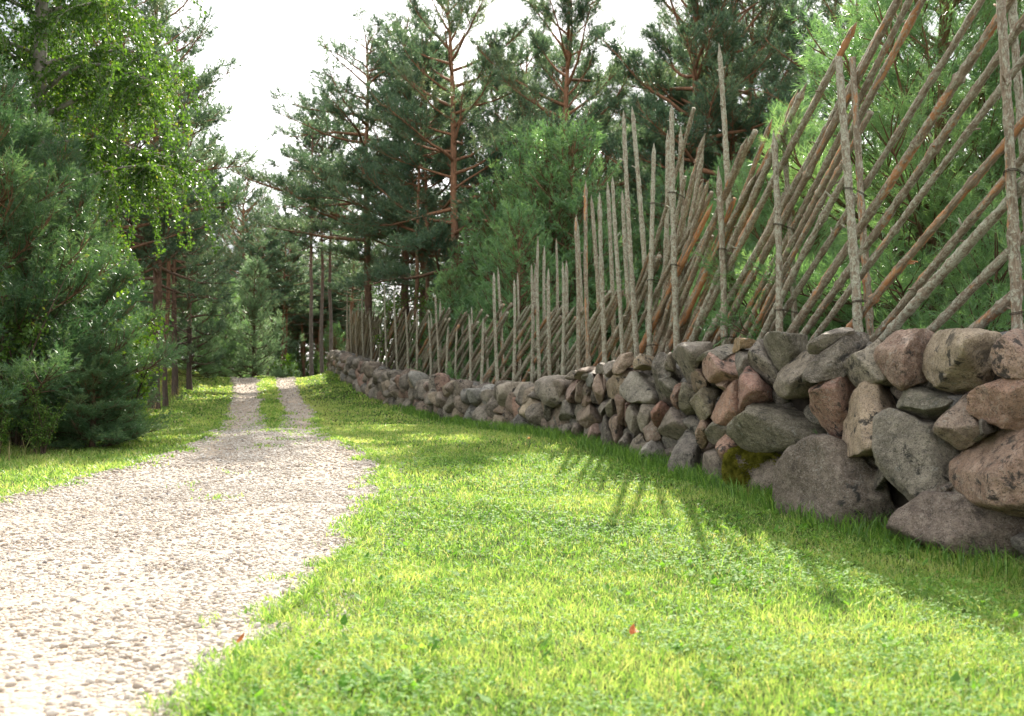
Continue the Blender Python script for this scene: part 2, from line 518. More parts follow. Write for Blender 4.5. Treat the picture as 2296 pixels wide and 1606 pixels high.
quads = np.stack([ii[:-1, :-1].ravel(), ii[:-1, 1:].ravel(), ii[1:, 1:].ravel(), ii[1:, :-1].ravel()], 1)
road = mesh_obj("road", np.stack([RX.ravel(), YY.ravel(), RZ.ravel()], 1), [quads], M['road'], attrs={"strip": ('FLOAT', strip_mask(RX, YY).ravel()), "rut": ('FLOAT', (np.exp(-((np.abs(RX - .5 * (roadL(YY) + roadR(YY))) - .72) / .30) ** 2) * n2(RX, YY * .35, .9, 77)).ravel())})
tag(road, "pale gravel track with a grassy middle strip, rising over the crest", "road", kind="structure")

# loose gravel
rng = np.random.default_rng(4)
def ico(sub):
    import bmesh
    bm = bmesh.new()
    bmesh.ops.create_icosphere(bm, subdivisions=sub, radius=1)
    bm.verts.ensure_lookup_table()
    V = np.array([v.co[:] for v in bm.verts]); Fc = np.array([[v.index for v in f.verts] for f in bm.faces])
    bm.free()
    return V, Fc
ICO = {k: ico(k) for k in (1, 2, 3, 4, 5)}
def scatter_stones(n, ylo, yhi, size, sub, power=1.0):
    y = ylo + (yhi - ylo) * rng.random(n) ** power
    u = rng.random(n)
    x = roadL(y) + .02 + (roadR(y) - roadL(y) - .04) * u + np.where(u > .5, edge_wob(y, 2), edge_wob(y, 1))
    stray = (rng.random(n) < .05) & (y < 14)
    x = np.where(stray, np.where(rng.random(n) < .75, roadR(y) + edge_wob(y, 2) + .28 * rng.random(n) ** 2, roadL(y) + edge_wob(y, 1) - .25 * rng.random(n) ** 2), x)
    mid = .5 * (roadR(y) + roadL(y)); rut = np.exp(-((np.abs(x - mid) - .72) / .28) ** 2) * n2(x, y * .35, .9, 77)
    keep = (np.abs(x) < y * .54 + .6) & (strip_mask(x, y) < .5) & (rng.random(n) > 1.1 * rut)
    x, y, stray = x[keep], y[keep], stray[keep]
    n = len(x)
    base, fc = ICO[sub]
    s = size * np.exp(rng.normal(0, .42, n)) * (1 + .035 * y)
    s = np.minimum(s, size * 3.0)
    ab = np.stack([s, s * rng.uniform(.6, 1, n), s * rng.uniform(.38, .75, n)], 1)
    d = 1 + .30 * (rng.random((n, len(base))) - .5) * (1.0 if sub == 1 else .6)
    V = base[None] * d[:, :, None] * ab[:, None, :]
    a = rng.random(n) * 6.283; b = rng.normal(0, .25, n)
    ca, sa, cb, sb = np.cos(a), np.sin(a), np.cos(b), np.sin(b)
    xx = V[:, :, 0] * cb[:, None] - V[:, :, 2] * sb[:, None]
    zz = V[:, :, 0] * sb[:, None] + V[:, :, 2] * cb[:, None]
    X = xx * ca[:, None] - V[:, :, 1] * sa[:, None] + x[:, None]
    Yv = xx * sa[:, None] + V[:, :, 1] * ca[:, None] + y[:, None]
    Z = zz + (zg(x, y) + np.where(stray, .004, .032) + ab[:, 2] * .35)[:, None]
    V = np.stack([X, Yv, Z], 2).reshape(-1, 3)
    Fc = (fc[None] + (np.arange(n) * len(base))[:, None, None]).reshape(-1, 3)
    vv = np.repeat(rng.random(n), len(base))
    return V, Fc, vv
Vs, Fs, vs, o = [], [], [], 0
for args in ((22000, 2.4, 4.8, .0072, 2), (42000, 4.4, 9.5, .0072, 1), (30000, 8.5, 18, .0088, 1, 1.2), (9000, 15, 40, .010, 1)):
    V, Fc, vv = scatter_stones(*args)
    Vs.append(V); Fs.append(Fc + o); vs.append(vv); o += len(V)
gv = mesh_obj("gravel", np.concatenate(Vs), [np.concatenate(Fs)], M['gravel'], attrs={"v": ('FLOAT', np.concatenate(vs))}, smooth=True)
tag(gv, "loose pale limestone gravel lying on the track", "gravel", kind="stuff")

# ------------------------------------------------------------------ grass
def blades(x, y, z, h, w, v, rng, bend=.6):
    n = len(x)
    a = rng.random(n) * 6.283
    ld = rng.random(n) * 6.283
    ln = bend * rng.random(n) * h
    wx, wy = np.cos(a) * w * .5, np.sin(a) * w * .5
    lx, ly = np.cos(ld) * ln, np.sin(ld) * ln
    P = np.zeros((n, 5, 3))
    P[:, 0] = np.stack([x - wx, y - wy, z], 1)
    P[:, 1] = np.stack([x + wx, y + wy, z], 1)
    P[:, 2] = np.stack([x + wx * .8 + lx * .35, y + wy * .8 + ly * .35, z + h * .6], 1)
    P[:, 3] = np.stack([x - wx * .8 + lx * .35, y - wy * .8 + ly * .35, z + h * .6], 1)
    P[:, 4] = np.stack([x + lx, y + ly, z + h * (1 - .25 * rng.random(n))], 1)
    b = np.arange(n)[:, None] * 5
    return P.reshape(-1, 3), b + np.array([[0, 1, 2, 3]]), b + np.array([[3, 2, 4]]), np.repeat(v, 5)

def lawn_pts(ylo, yhi, dens, rng, side):
    if side == 'R':
        xl, xr = roadR(np.linspace(ylo, yhi, 9)).min() - .25, wallX(np.linspace(ylo, yhi, 9)).max() + .1
    elif side == 'L':
        xl, xr = roadL(np.linspace(ylo, yhi, 9)).min() - 3.6, roadL(np.linspace(ylo, yhi, 9)).max() + .25
    else:
        xl, xr = roadL(np.linspace(ylo, yhi, 9)).min(), roadR(np.linspace(ylo, yhi, 9)).max()
    n = int((xr - xl) * (yhi - ylo) * dens)
    x = xl + (xr - xl) * rng.random(n); y = ylo + (yhi - ylo) * rng.random(n)
    k = np.abs(x) < y * .56 + 1.3
    x, y = x[k], y[k]
    fr = .30 * (rng.random(len(x)) ** 2.2) * (n2(x, y, 4, 41) * 2)
    if side == 'R':
        k = (x > roadR(y) + edge_wob(y, 2) - fr * .55) & (x < wallX(y) + .12)
    elif side == 'L':
        k = (x < roadL(y) + edge_wob(y, 1) + fr) & (x > roadL(y) - 3.4)
    else:
        k = strip_mask(x, y) > rng.random(len(x)) * .9 + .1
    return x[k], y[k]

rng = np.random.default_rng(11)
GV, GQ, GT, GA, off = [], [], [], [], 0
def add_blades(x, y, h, w, v, bend=.7, up=-.004):
    global off
    P, q, t3, a = blades(x, y, zg(x, y) + up, h, w, v, rng, bend)
    GV.append(P); GQ.append(q + off); GT.append(t3 + off); GA.append(a); off += len(P)
bands = [(2.3, 4.0, 8200, .0032), (4.0, 6.0, 5600, .0042), (6, 9, 3200, .0058), (9, 13, 1700, .0085), (13, 19, 800, .014), (19, 28, 330, .024), (28, 46, 170, .038)]
for (a, b, dn, w) in bands:
    for side in 'RLM':
        if side == 'M' and b < 14: continue
        if side == 'L' and b < 6: continue
        x, y = lawn_pts(a, b, dn * (2.4 if side == 'M' else 1), rng, side)
        if not len(x): continue
        pat = n2(x, y, .8, 31, 3); pat2 = n2(x, y, 5, 33, 2)
        ht = (.020 + .026 * pat + .022 * pat2) * rng.uniform(.5, 1.4, len(x))
        if side == 'R':
            ht = ht * (1 + 1.1 * ss(.55, .05, wallX(y) - x)) * (1 + .5 * ss(.25, 0, x - roadR(y)))
        if side == 'L':
            ht = ht * (1.15 + 1.6 * ss(1.5, 2.4, roadL(y) - x))
        if side == 'M': ht = ht * 1.2 + .012
        v = np.clip(.12 + .85 * pat + .5 * (pat2 - .5) + .5 * (n2(x, y, 14, 35, 2) - .5) + rng.normal(0, .20, len(x)), 0, 1)
        if side == 'R':      # worn yellowish turf on the bank and the verge
            v = np.clip(v + .25 * ss(.7, .1, x - roadR(y)) * ss(8, 12, y) , 0, 1)
        dry = rng.random(len(x)) < .05 + .10 * ss(.5, .7, n2(x, y, 1.1, 37))
        v = np.where(dry, rng.uniform(.88, 1, len(x)), np.minimum(v, .86))
        add_blades(x, y, ht, w * rng.uniform(.6, 1.4, len(x)), v, 1.5, .030 if side == 'M' else -.004)
# scattered taller blades by the wall and along the edges
x, y = lawn_pts(3, 20, 130, rng, 'R')
k = rng.random(len(x)) < .16 + 1.2 * ss(.7, .1, wallX(y) - x)
x, y = x[k], y[k]
add_blades(x, y, rng.uniform(.05, .16, len(x)), np.full(len(x), .0062), rng.uniform(.1, .6, len(x)), .9)
# ragged fringe creeping over the gravel, sparse tufts on the middle of the track, long grass at the wall foot
n = 26000
y = 2.4 + 20 * rng.random(n) ** 1.7
sd = rng.random(n) < .7
reach = .34 * rng.random(n) ** 2.0
x = np.where(sd, roadR(y) + edge_wob(y, 2) - reach, roadL(y) + edge_wob(y, 1) + reach)
k = (np.abs(x) < y * .54 + .9) & (n2(x, y, 5.5, 91, 2) > .40 + .9 * reach)
x, y = x[k], y[k]
add_blades(x, y, rng.uniform(.02, .075, len(x)), .0035 + .00085 * y * rng.uniform(.6, 1.2, len(x)), rng.uniform(.15, .85, len(x)), 1.5, .022)
n = 5200
y = rng.uniform(8.5, 24, n); x = .5 * (roadR(y) + roadL(y)) + .1 + rng.normal(0, .26, n)
k = n2(x, y, 1.9, 95, 2) > .66 - .014 * (y - 8)
x, y = x[k], y[k]
add_blades(x, y, rng.uniform(.02, .06, len(x)), .004 + .0009 * y, rng.uniform(.2, .8, len(x)), 1.5, .026)
n = 15000
y = rng.uniform(4.0, 24, n); x = wallX(y) + .10 - .50 * rng.random(n) ** 1.5
k = (np.abs(x) < y * .54 + .9) & (n2(x, y, 2.2, 97, 2) > .36)
x, y = x[k], y[k]
add_blades(x, y, rng.uniform(.06, .22, len(x)), .005 + .0006 * y, rng.uniform(.05, .55, len(x)), .9)
gr = mesh_obj("grass", np.concatenate(GV), [np.concatenate(GQ), np.concatenate(GT)], M['grass'], attrs={"v": ('FLOAT', np.concatenate(GA))})
tag(gr, "short bright green lawn grass on both sides of the track", "grass", kind="stuff")

# clover and small broad leaves in the turf
def leaf_quads(C, D, U, L, W, v):
    """rhombus leaves: centre-base C, direction D, side U"""
    n = len(C)
    P = np.zeros((n, 4, 3))
    P[:, 0] = C
    P[:, 1] = C + D * (L * .5)[:, None] + U * (W * .5)[:, None]
    P[:, 2] = C + D * L[:, None]
    P[:, 3] = C + D * (L * .5)[:, None] - U * (W * .5)[:, None]
    return P.reshape(-1, 3), (np.arange(n)[:, None] * 4 + np.arange(4)[None]), np.repeat(v, 4)
def unit(a): return a / np.maximum(np.linalg.norm(a, axis=-1, keepdims=True), 1e-9)
CV, CQ, CA, off = [], [], [], 0
for (a, b, dn, sz) in ((2.3, 4.2, 2600, .011), (4.2, 7, 1500, .013), (7, 12, 600, .018)):
    x, y = lawn_pts(a, b, dn, rng, 'R')
    k = n2(x, y, 1.3, 51) + .25 * (n2(x, y, 6, 52) - .5) > .36 + .25 * rng.random(len(x))
    x, y = x[k], y[k]
    n = len(x)
    c = np.stack([x, y, zg(x, y) + rng.uniform(.02, .065, n)], 1)
    rot = rng.random(n) * 6.28
    vv = rng.random(n)
    tilt = rng.normal(0, .35, (n, 2))
    for j in range(3):
        an = rot + j * 2.094
        d = unit(np.stack([np.cos(an), np.sin(an), tilt[:, 0] * np.cos(an) + tilt[:, 1] * np.sin(an)], 1))
        u = unit(np.stack([-np.sin(an), np.cos(an), rng.normal(0, .2, n)], 1))
        s = sz * rng.uniform(.7, 1.3, n)
        P, q, av = leaf_quads(c, d, u, s, s * .95, vv)
        CV.append(P); CQ.append(q + off); CA.append(av); off += len(P)
# broad weed leaves at the near lawn edge and here and there
wx = np.concatenate([rng.uniform(-1.0, -.3, 40), rng.uniform(-1.0, 1.6, 70), rng.uniform(1.0, 2.6, 60)])
wy = np.concatenate([rng.uniform(2.9, 4.0, 40), rng.uniform(2.8, 6.5, 70), rng.uniform(4.0, 8.5, 60)])
k = wx < wallX(wy) - .1
for x0, y0 in zip(wx[k], wy[k]):
    m_ = rng.integers(4, 9)
    an = rng.random(m_) * 6.28
    up = rng.uniform(.25, .9, m_)
    d = unit(np.stack([np.cos(an), np.sin(an), up], 1)); u = unit(np.stack([-np.sin(an), np.cos(an), an * 0], 1))
    L = rng.uniform(.04, .085, m_)
    c = np.tile([x0, y0, gz(x0, y0) + .01], (m_, 1)) + d * .01
    P, q, av = leaf_quads(c, d, u, L, L * rng.uniform(.25, .5, m_), rng.random(m_))
    CV.append(P); CQ.append(q + off); CA.append(av); off += len(P)
cl = mesh_obj("clover", np.concatenate(CV), [np.concatenate(CQ)], M['clover'], attrs={"v": ('FLOAT', np.concatenate(CA))}, smooth=False)
tag(cl, "clover and small broad-leaved weeds growing in the lawn", "clover", kind="stuff")

# long dry grass along the foot of the trees on the verge
rng = np.random.default_rng(12)
n = 4000
y = rng.uniform(9.5, 38, n); x = roadL(y) - rng.uniform(1.6, 3.6, n) * (.75 + .5 * n2(y, y * 0, .35, 61))
k = n2(x, y, .7, 62) > .42
x, y = x[k], y[k]; n = len(x)
P, q, t3, a = blades(x, y, zg(x, y), rng.uniform(.12, .42, n), np.full(n, .010), rng.random(n), rng, .8)
dg = mesh_obj("dry_grass", P, [q, t3], M['dry_grass'], attrs={"v": ('FLOAT', a)})
tag(dg, "long straw coloured grass along the foot of the trees", "grass", kind="stuff")

def tufts(P, D, L, K, nl, nw, rng, spread=(.5, 1.1), v0=None):
    N = len(P)
    t = rng.random((N, K))
    a = rng.uniform(spread[0], spread[1], (N, K)) * (1 - .45 * t)
    az = rng.random((N, K)) * 6.283
    ref = np.where(np.abs(D[:, 2:3]) < .9, [[0, 0, 1.0]], [[1.0, 0, 0]])
    A = unit(np.cross(D, ref)); B = np.cross(D, A)
    side = A[:, None] * np.cos(az)[..., None] + B[:, None] * np.sin(az)[..., None]
    d = D[:, None] * np.cos(a)[..., None] + side * np.sin(a)[..., None]
    Lb = np.asarray(L) * np.ones(N)
    base = P[:, None] + D[:, None] * (t * Lb[:, None])[..., None]
    tip = base + d * (nl * rng.uniform(.75, 1.2, (N, K)))[..., None]
    tip[..., 2] -= .12 * nl
    w = unit(np.cross(d, rng.normal(0, 1, (N, K, 3)))) * (nw * .5)
    V = np.stack([base - w, base + w, tip], 2).reshape(-1, 3)
    v = (v0 if v0 is not None else rng.random(N))
    vv = np.clip(v[:, None] * .75 + rng.random((N, K)) * .25, 0, 1)
    return V, np.arange(N * K * 3).reshape(-1, 3), np.repeat(vv.ravel(), 3)

# ------------------------------------------------------------------ stone wall
GREY, TAN, PINK, RED, DARK, GREEN, PALE, BLUE = ((.21, .195, .175), (.30, .25, .185), (.32, .19, .155), (.24, .135, .095), (.105, .10, .088), (.135, .135, .105), (.34, .325, .30), (.22, .235, .24))

def stone(poly, ctr, ru, rw, thick, sub, seed, rough=1.0, sharp=None):
    """boulder grown from a (u,v) outline round ctr: u along ru, v up, body thick deep along rw"""
    r_ = np.random.default_rng(seed)
    base, fc = ICO[sub]
    poly = np.asarray(poly, float)
    th = np.linspace(-math.pi, math.pi, 181)[:-1]
    rad = np.zeros(180)
    A = poly; B = np.roll(poly, -1, 0)
    for i, a in enumerate(th):
        d = np.array([math.cos(a), math.sin(a)])
        e = B - A
        den = d[0] * e[:, 1] - d[1] * e[:, 0]
        den = np.where(np.abs(den) < 1e-12, 1e-12, den)
        t = (A[:, 0] * e[:, 1] - A[:, 1] * e[:, 0]) / den
        s = (A[:, 0] * d[1] - A[:, 1] * d[0]) / den
        ok = (t > 0) & (s >= -1e-6) & (s <= 1 + 1e-6)
        rad[i] = t[ok].max() if ok.any() else np.nan
    rad = np.where(np.isnan(rad), np.nanmean(rad), rad)
    k = np.exp(-.5 * (np.arange(-9, 10) / 3.4) ** 2); k /= k.sum()
    rad = np.convolve(np.concatenate([rad[-9:], rad, rad[:9]]), k, 'valid') * 1.13
    ang = np.arctan2(base[:, 1], base[:, 0])
    Rr = np.interp(ang, np.append(th, math.pi), np.append(rad, rad[0]))
    c = np.hypot(base[:, 0], base[:, 1]); z = base[:, 2]
    ex = r_.uniform(.50, .68)
    cc = c ** ex; zz = np.sign(z) * np.abs(z) ** .85
    P = np.stack([np.cos(ang) * Rr * cc, np.sin(ang) * Rr * cc, zz * thick], 1)
    size = np.array([np.abs(poly[:, 0]).mean() * 1.3 + 1e-3, np.abs(poly[:, 1]).mean() * 1.3 + 1e-3, thick])
    q = P / size
    for _ in range(r_.integers(4, 8)):
        nrm = unit(r_.normal(0, 1, 3) * np.array([.8, .8, .9]))
        fr_ = r_.random() < .6
        if fr_: nrm[2] = -abs(nrm[2]) - .45
        nrm = unit(nrm)
        o_ = r_.uniform(.42, .80) if fr_ else r_.uniform(.78, .98)
        dd = q @ nrm - o_
        q = q - nrm[None] * (np.maximum(dd, 0) * (.92 if sharp is None else sharp))[:, None]
    ms = float(size.mean())
    f1 = fbm(q * 1.5 + seed * 3.1, seed, 3) - .5
    f2 = fbm(q * 5.0 + seed * 1.7, seed + 5, 4) - .5
    q = q * (1 + rough * (.26 * f1 + .13 * f2))[:, None]
    P = q * size
    W = np.asarray(ctr)[None] + P[:, 0:1] * np.array([ru[0], ru[1], 0])[None] + P[:, 1:2] * np.array([[0, 0, 1.0]]) + P[:, 2:3] * np.array([rw[0], rw[1], 0])[None]
    return W, fc

TR = {'A': (1943, 760, .3737), 'B': (1600, 780, .2863), 'C': (1300, 800, .2117), 'D': (1040, 850, .137)}
SRC2 = 2296.0 / 2443.0
stones_in = [
 ('A', GREY, "light flat-topped boulder lying on the top course", [(-33,175),(60,105),(150,68),(225,68),(245,105),(190,160),(80,222),(0,210)]),
 ('A', DARK, "dark wedge-shaped boulder", [(-35,340),(0,290),(90,200),(230,110),(300,100),(345,130),(300,180),(220,240),(200,300),(205,355),(100,410),(20,435),(-40,400)]),
 ('A', (.25,.23,.19), None, [(240,215),(330,145),(400,155),(430,215),(440,290),(500,400),(440,420),(330,400),(290,455),(235,390),(200,335),(210,270)]),
 ('A', (.24,.15,.115), "reddish brown boulder on the top course", [(420,190),(500,100),(570,78),(680,95),(745,115),(725,190),(720,330),(725,380),(640,395),(570,455),(520,410),(450,310),(418,240)]),
 ('A', (.33,.27,.195), "big tan boulder on the top course", [(708,190),(760,100),(850,88),(980,95),(1110,120),(1190,185),(1200,260),(1195,340),(1150,370),(1060,440),(1012,520),(900,480),(790,400),(720,350),(700,260)]),
 ('A', (.29,.20,.16), None, [(1180,230),(1210,150),(1270,85),(1340,70),(1420,80),(1480,200),(1450,330),(1340,380),(1230,360),(1190,310)]),
 ('A', (.31,.20,.155), "pinkish boulder with black lichen", [(1010,480),(1070,410),(1160,360),(1260,360),(1338,378),(1480,400),(1530,520),(1480,690),(1338,710),(1200,675),(1080,620),(1030,560)]),
 ('A', (.30,.195,.15), "largest pink granite boulder", [(930,990),(950,900),(1010,810),(1090,730),(1200,690),(1338,695),(1480,740),(1560,900),(1520,1140),(1400,1225),(1250,1205),(1100,1160),(980,1080)]),
 ('A', (.15,.12,.11), None, [(570,1390),(670,1260),(740,1170),(830,1140),(960,1145),(1100,1180),(1338,1230),(1480,1280),(1540,1500),(1400,1740),(1100,1740),(800,1660),(580,1520)]),
 ('A', GREY, None, [(850,1100),(880,1045),(930,1040),(980,1085),(1030,1150),(960,1170),(880,1155)]),
 ('A', (.27,.21,.175), None, [(800,640),(830,560),(890,500),(960,500),(1030,560),(1070,640),(1110,690),(1100,740),(1040,800),(995,850),(930,830),(870,770),(800,720)]),
 ('A', (.115,.12,.098), "dark green-grey boulder", [(560,500),(600,430),(660,392),(740,400),(830,450),(890,500),(860,530),(825,590),(810,690),(740,675),(640,620),(565,570)]),
 ('A', (.185,.175,.155), "big grey boulder with a notched upper edge", [(440,740),(455,670),(490,610),(540,600),(630,640),(680,680),(770,680),(810,720),(890,780),(920,850),(980,910),(950,1040),(850,1060),(775,1100),(725,1180),(640,1268),(560,1245),(450,1170),(410,1080),(430,1000),(460,920),(445,830)]),
 ('A', (.35,.275,.20), "tall pale tan boulder", [(185,690),(225,600),(265,500),(325,420),(420,408),(510,415),(570,470),(570,570),(510,630),(460,680),(450,760),(460,840),(440,930),(330,950),(250,875),(195,780)]),
 ('A', (.30,.165,.13), "rounded red granite boulder", [(-5,460),(60,415),(160,370),(220,372),(265,430),(290,460),(250,530),(230,600),(200,690),(195,770),(110,750),(45,670),(5,580)]),
 ('A', (.115,.10,.09), "broad dark base boulder", [(-175,985),(-110,900),(-40,835),(80,803),(190,810),(265,870),(340,950),(410,990),(430,1100),(460,1180),(570,1270),(640,1290),(600,1380),(500,1520),(250,1520),(-20,1430),(-170,1280)]),
 ('A', DARK, None, [(395,1000),(450,900),(490,960),(450,1030),(430,1100),(385,1090)]),
 ('A', DARK, None, [(1060,640),(1140,680),(1200,700),(1090,740),(1040,820),(1010,800),(1070,740)]),
 ('A', (.12,.10,.09), None, [(720,1170),(770,1090),(850,1050),(940,1040),(900,1080),(870,1130),(800,1150)]),
 ('B', GREY, None, [(25,260),(60,180),(150,152),(280,158),(395,170),(380,230),(250,300),(195,380),(190,495),(100,475),(42,380)]),
 ('B', (.22,.21,.18), None, [(210,290),(260,240),(370,180),(470,140),(545,128),(540,220),(500,225),(340,225),(300,310),(240,325)]),
 ('B', (.36,.22,.18), "pale pink boulder below the top course", [(280,320),(305,260),(380,198),(470,192),(525,222),(560,212),(570,330),(605,445),(500,462),(430,458),(330,440),(283,385)]),
 ('B', (.27,.20,.15), None, [(175,530),(185,380),(245,315),(295,315),(305,420),(380,475),(300,510),(210,560)]),
 ('B', (.28,.20,.14), None, [(360,465),(430,445),(500,450),(530,460),(460,540),(420,510)]),
 ('B', (.36,.25,.13), "small ochre stone on the top course", [(522,225),(535,130),(555,96),(640,108),(710,118),(670,175),(590,180)]),
 ('B', (.15,.145,.135), None, [(550,215),(600,175),(695,165),(710,200),(685,335),(625,450),(590,440),(553,330)]),
 ('B', GREY, None, [(650,250),(695,170),(790,85),(830,105),(825,200),(840,305),(940,355),(910,420),(905,525),(800,490),(725,425),(685,345),(665,280)]),
 ('B', (.13,.13,.105), "dark angular boulder on the top course", [(797,90),(835,60),(980,73),(1110,83),(1200,113),(1165,195),(1080,245),(990,305),(935,358),(850,318),(812,225),(803,130)]),
 ('B', (.20,.18,.15), "grey boulder speckled with black lichen", [(890,480),(915,390),(980,318),(1080,252),(1110,222),(1200,198),(1290,230),(1240,290),(1200,380),(1200,470),(1255,505),(1205,570),(1200,640),(1090,620),(980,590),(895,525)]),
 ('B', (.26,.15,.125), None, [(608,450),(636,370),(668,328),(705,350),(735,430),(805,490),(895,530),(970,595),(860,600),(740,650),(725,710),(665,758),(610,695),(606,560)]),
 ('B', (.14,.137,.105), "long dark slab with rough layered face", [(525,790),(600,758),(680,745),(722,690),(722,635),(830,597),(950,588),(1100,625),(1195,675),(1215,740),(1265,830),(1345,900),(1430,940),(1410,980),(1200,995),(1000,990),(830,1030),(710,1050),(600,1008),(545,965)]),
 ('B', (.29,.175,.13), None, [(352,740),(386,660),(436,560),(518,468),(608,452),(614,560),(622,680),(585,745),(532,822),(430,806),(366,776)]),
 ('B', (.16,.15,.105), None, [(170,640),(226,560),(298,497),(380,472),(446,520),(436,585),(376,685),(356,715),(264,785),(232,818),(186,775)]),
 ('B', (.20,.19,.15), None, [(56,560),(86,478),(172,486),(216,560),(190,640),(198,765),(130,726),(76,664)]),
 ('B', (.27,.155,.115), None, [(0,590),(36,500),(82,455),(96,480),(68,560),(82,690),(26,645)]),
 ('B', (.28,.195,.15), None, [(218,870),(256,790),(350,706),(406,780),(346,820),(312,880),(316,965),(278,1036),(231,965)]),
 ('B', (.14,.14,.115), None, [(300,880),(338,818),(400,770),(484,796),(526,820),(468,885),(414,976),(328,946)]),
 ('B', (.33,.19,.145), "smooth pink boulder", [(395,990),(448,918),(478,866),(532,832),(556,950),(576,1000),(650,1030),(606,1066),(512,1118),(446,1098),(411,1046)]),
 ('B', (.17,.145,.13), None, [(285,1290),(290,1090),(318,965),(392,972),(436,1078),(516,1120),(526,1250),(545,1440),(400,1430),(295,1390)]),
 ('B', (.21,.205,.20), None, [(-5,1220),(5,1000),(78,916),(158,856),(240,840),(236,930),(276,1020),(296,1050),(296,1300),(230,1320),(100,1300)]),
 ('B', (.19,.165,.15), "grey base boulder with moss on its side", [(530,1480),(514,1230),(506,1110),(600,1056),(720,1056),(860,1046),(940,1130),(980,1220),(1000,1330),(960,1520),(700,1520)]),
 ('B', (.35,.22,.18), None, [(595,1100),(615,1035),(710,1045),(690,1105),(620,1128)]),
 ('C', (.18,.155,.13), None, [(1355,290),(1398,218),(1492,155),(1480,240),(1470,350),(1480,445),(1408,436),(1360,355)]),
 ('C', (.07,.068,.06), "black upright boulder", [(1208,400),(1236,288),(1288,226),(1384,216),(1370,300),(1386,390),(1468,450),(1306,525),(1298,640),(1410,704),(1260,768),(1214,684)]),
 ('C', (.125,.13,.11), None, [(1284,600),(1290,506),(1380,475),(1464,460),(1508,530),(1438,686),(1404,708),(1336,656)]),
 ('C', (.24,.235,.215), "big blue-grey boulder", [(852,600),(934,498),(976,395),(1060,380),(1180,395),(1230,430),(1232,600),(1268,776),(1150,788),(1066,746),(946,737),(874,664)]),
 ('C', (.27,.22,.15), None, [(1000,360),(1026,268),(1088,211),(1170,196),(1266,240),(1226,335),(1194,388),(1100,397),(1026,388)]),
 ('C', (.30,.235,.185), None, [(768,370),(806,298),(848,226),(940,206),(1046,216),(1036,295),(936,356),(894,408),(798,458)]),
 ('C', (.28,.22,.165), None, [(684,600),(716,508),(778,456),(890,396),(960,316),(1018,330),(988,405),(906,526),(868,606),(804,696),(706,708)]),
 ('C', GREY, None, [(664,370),(716,306),(780,296),(822,301),(788,372),(798,446),(740,488),(686,445)]),
 ('C', GREY, None, [(574,400),(596,326),(660,306),(746,290),(698,352),(656,416),(598,438)]),
 ('C', (.24,.19,.155), None, [(334,460),(376,396),(470,364),(606,320),(586,374),(476,426),(434,508),(368,497)]),
 ('C', GREY, None, [(414,470),(466,406),(582,364),(608,430),(564,466),(470,508),(426,497)]),
 ('C', BLUE, None, [(464,500),(486,446),(540,425),(608,430),(566,525),(545,588),(478,568)]),
 ('C', (.27,.20,.165), None, [(532,620),(566,498),(618,416),(662,394),(696,438),(730,500),(698,585),(658,686),(624,798),(538,788),(524,704)]),
 ('C', (.26,.19,.15), None, [(408,760),(426,686),(478,646),(536,634),(548,796),(470,803),(414,798)]),
 ('C', (.29,.20,.175), None, [(238,740),(256,618),(298,536),(370,484),(426,518),(376,564),(357,650),(357,748)]),
 ('C', (.25,.20,.16), None, [(343,730),(356,566),(408,515),(468,526),(427,625),(416,748)]),
 ('C', (.22,.19,.165), None, [(54,600),(66,546),(128,516),(230,485),(328,485),(256,602),(248,746),(148,798),(94,766),(74,684)]),
 ('C', (.20,.17,.14), None, [(403,740),(426,606),(478,514),(548,578),(548,626),(434,700)]),
 ('C', (.20,.195,.18), None, [(114,920),(166,786),(228,744),(320,724),(396,745),(418,802),(346,875),(337,966),(262,1018),(146,1008)]),
 ('C', (.23,.185,.15), "long rounded speckled boulder", [(328,920),(366,836),(448,794),(560,789),(608,796),(578,872),(668,922),(657,987),(520,1048),(396,998)]),
 ('C', GREY, None, [(563,870),(627,786),(698,714),(748,738),(706,804),(697,894),(660,938)]),
 ('C', (.17,.165,.125), None, [(683,810),(736,736),(802,704),(833,790),(827,885),(762,938),(706,896)]),
 ('C', (.22,.155,.12), None, [(793,720),(826,644),(872,675),(948,716),(907,804),(897,955),(917,1028),(848,987),(824,884)]),
 ('C', PINK, None, [(884,900),(904,796),(948,728),(998,756),(946,856),(931,925),(952,1038),(896,1018)]),
 ('C', (.27,.25,.215), "rounded light grey boulder", [(918,930),(944,826),(998,764),(1060,733),(1128,766),(1096,874),(1107,984),(1117,1098),(1038,1118),(954,1046)]),
 ('C', (.21,.195,.165), None, [(1054,940),(1096,796),(1150,779),(1258,796),(1212,884),(1228,976),(1115,1108),(1084,1056)]),
 ('C', (.20,.15,.125), None, [(1103,1190),(1104,1076),(1158,994),(1234,955),(1287,1064),(1308,1158),(1232,1189),(1150,1209)]),
 ('C', (.28,.145,.11), "rust red angular boulder", [(1198,870),(1266,784),(1328,743),(1434,703),(1458,774),(1376,856),(1317,966),(1296,1068),(1226,966)]),
 ('C', (.22,.19,.17), None, [(1283,1040),(1305,956),(1368,854),(1460,762),(1526,848),(1618,958),(1618,1088),(1544,1148),(1450,1209),(1326,1147)]),
 ('C', (.26,.19,.155), None, [(703,970),(768,924),(834,904),(858,978),(928,1034),(907,1124),(834,1219),(786,1208),(754,1084)]),
 ('C', (.09,.088,.082), None, [(632,1200),(643,1000),(688,892),(747,938),(747,1050),(797,1204),(808,1330),(728,1330),(644,1250)]),
 ('C', (.35,.34,.325), "pale rounded base boulder", [(1058,1480),(1096,1306),(1168,1214),(1270,1153),(1352,1164),(1438,1238),(1418,1400),(1408,1540),(1250,1540),(1094,1510)]),
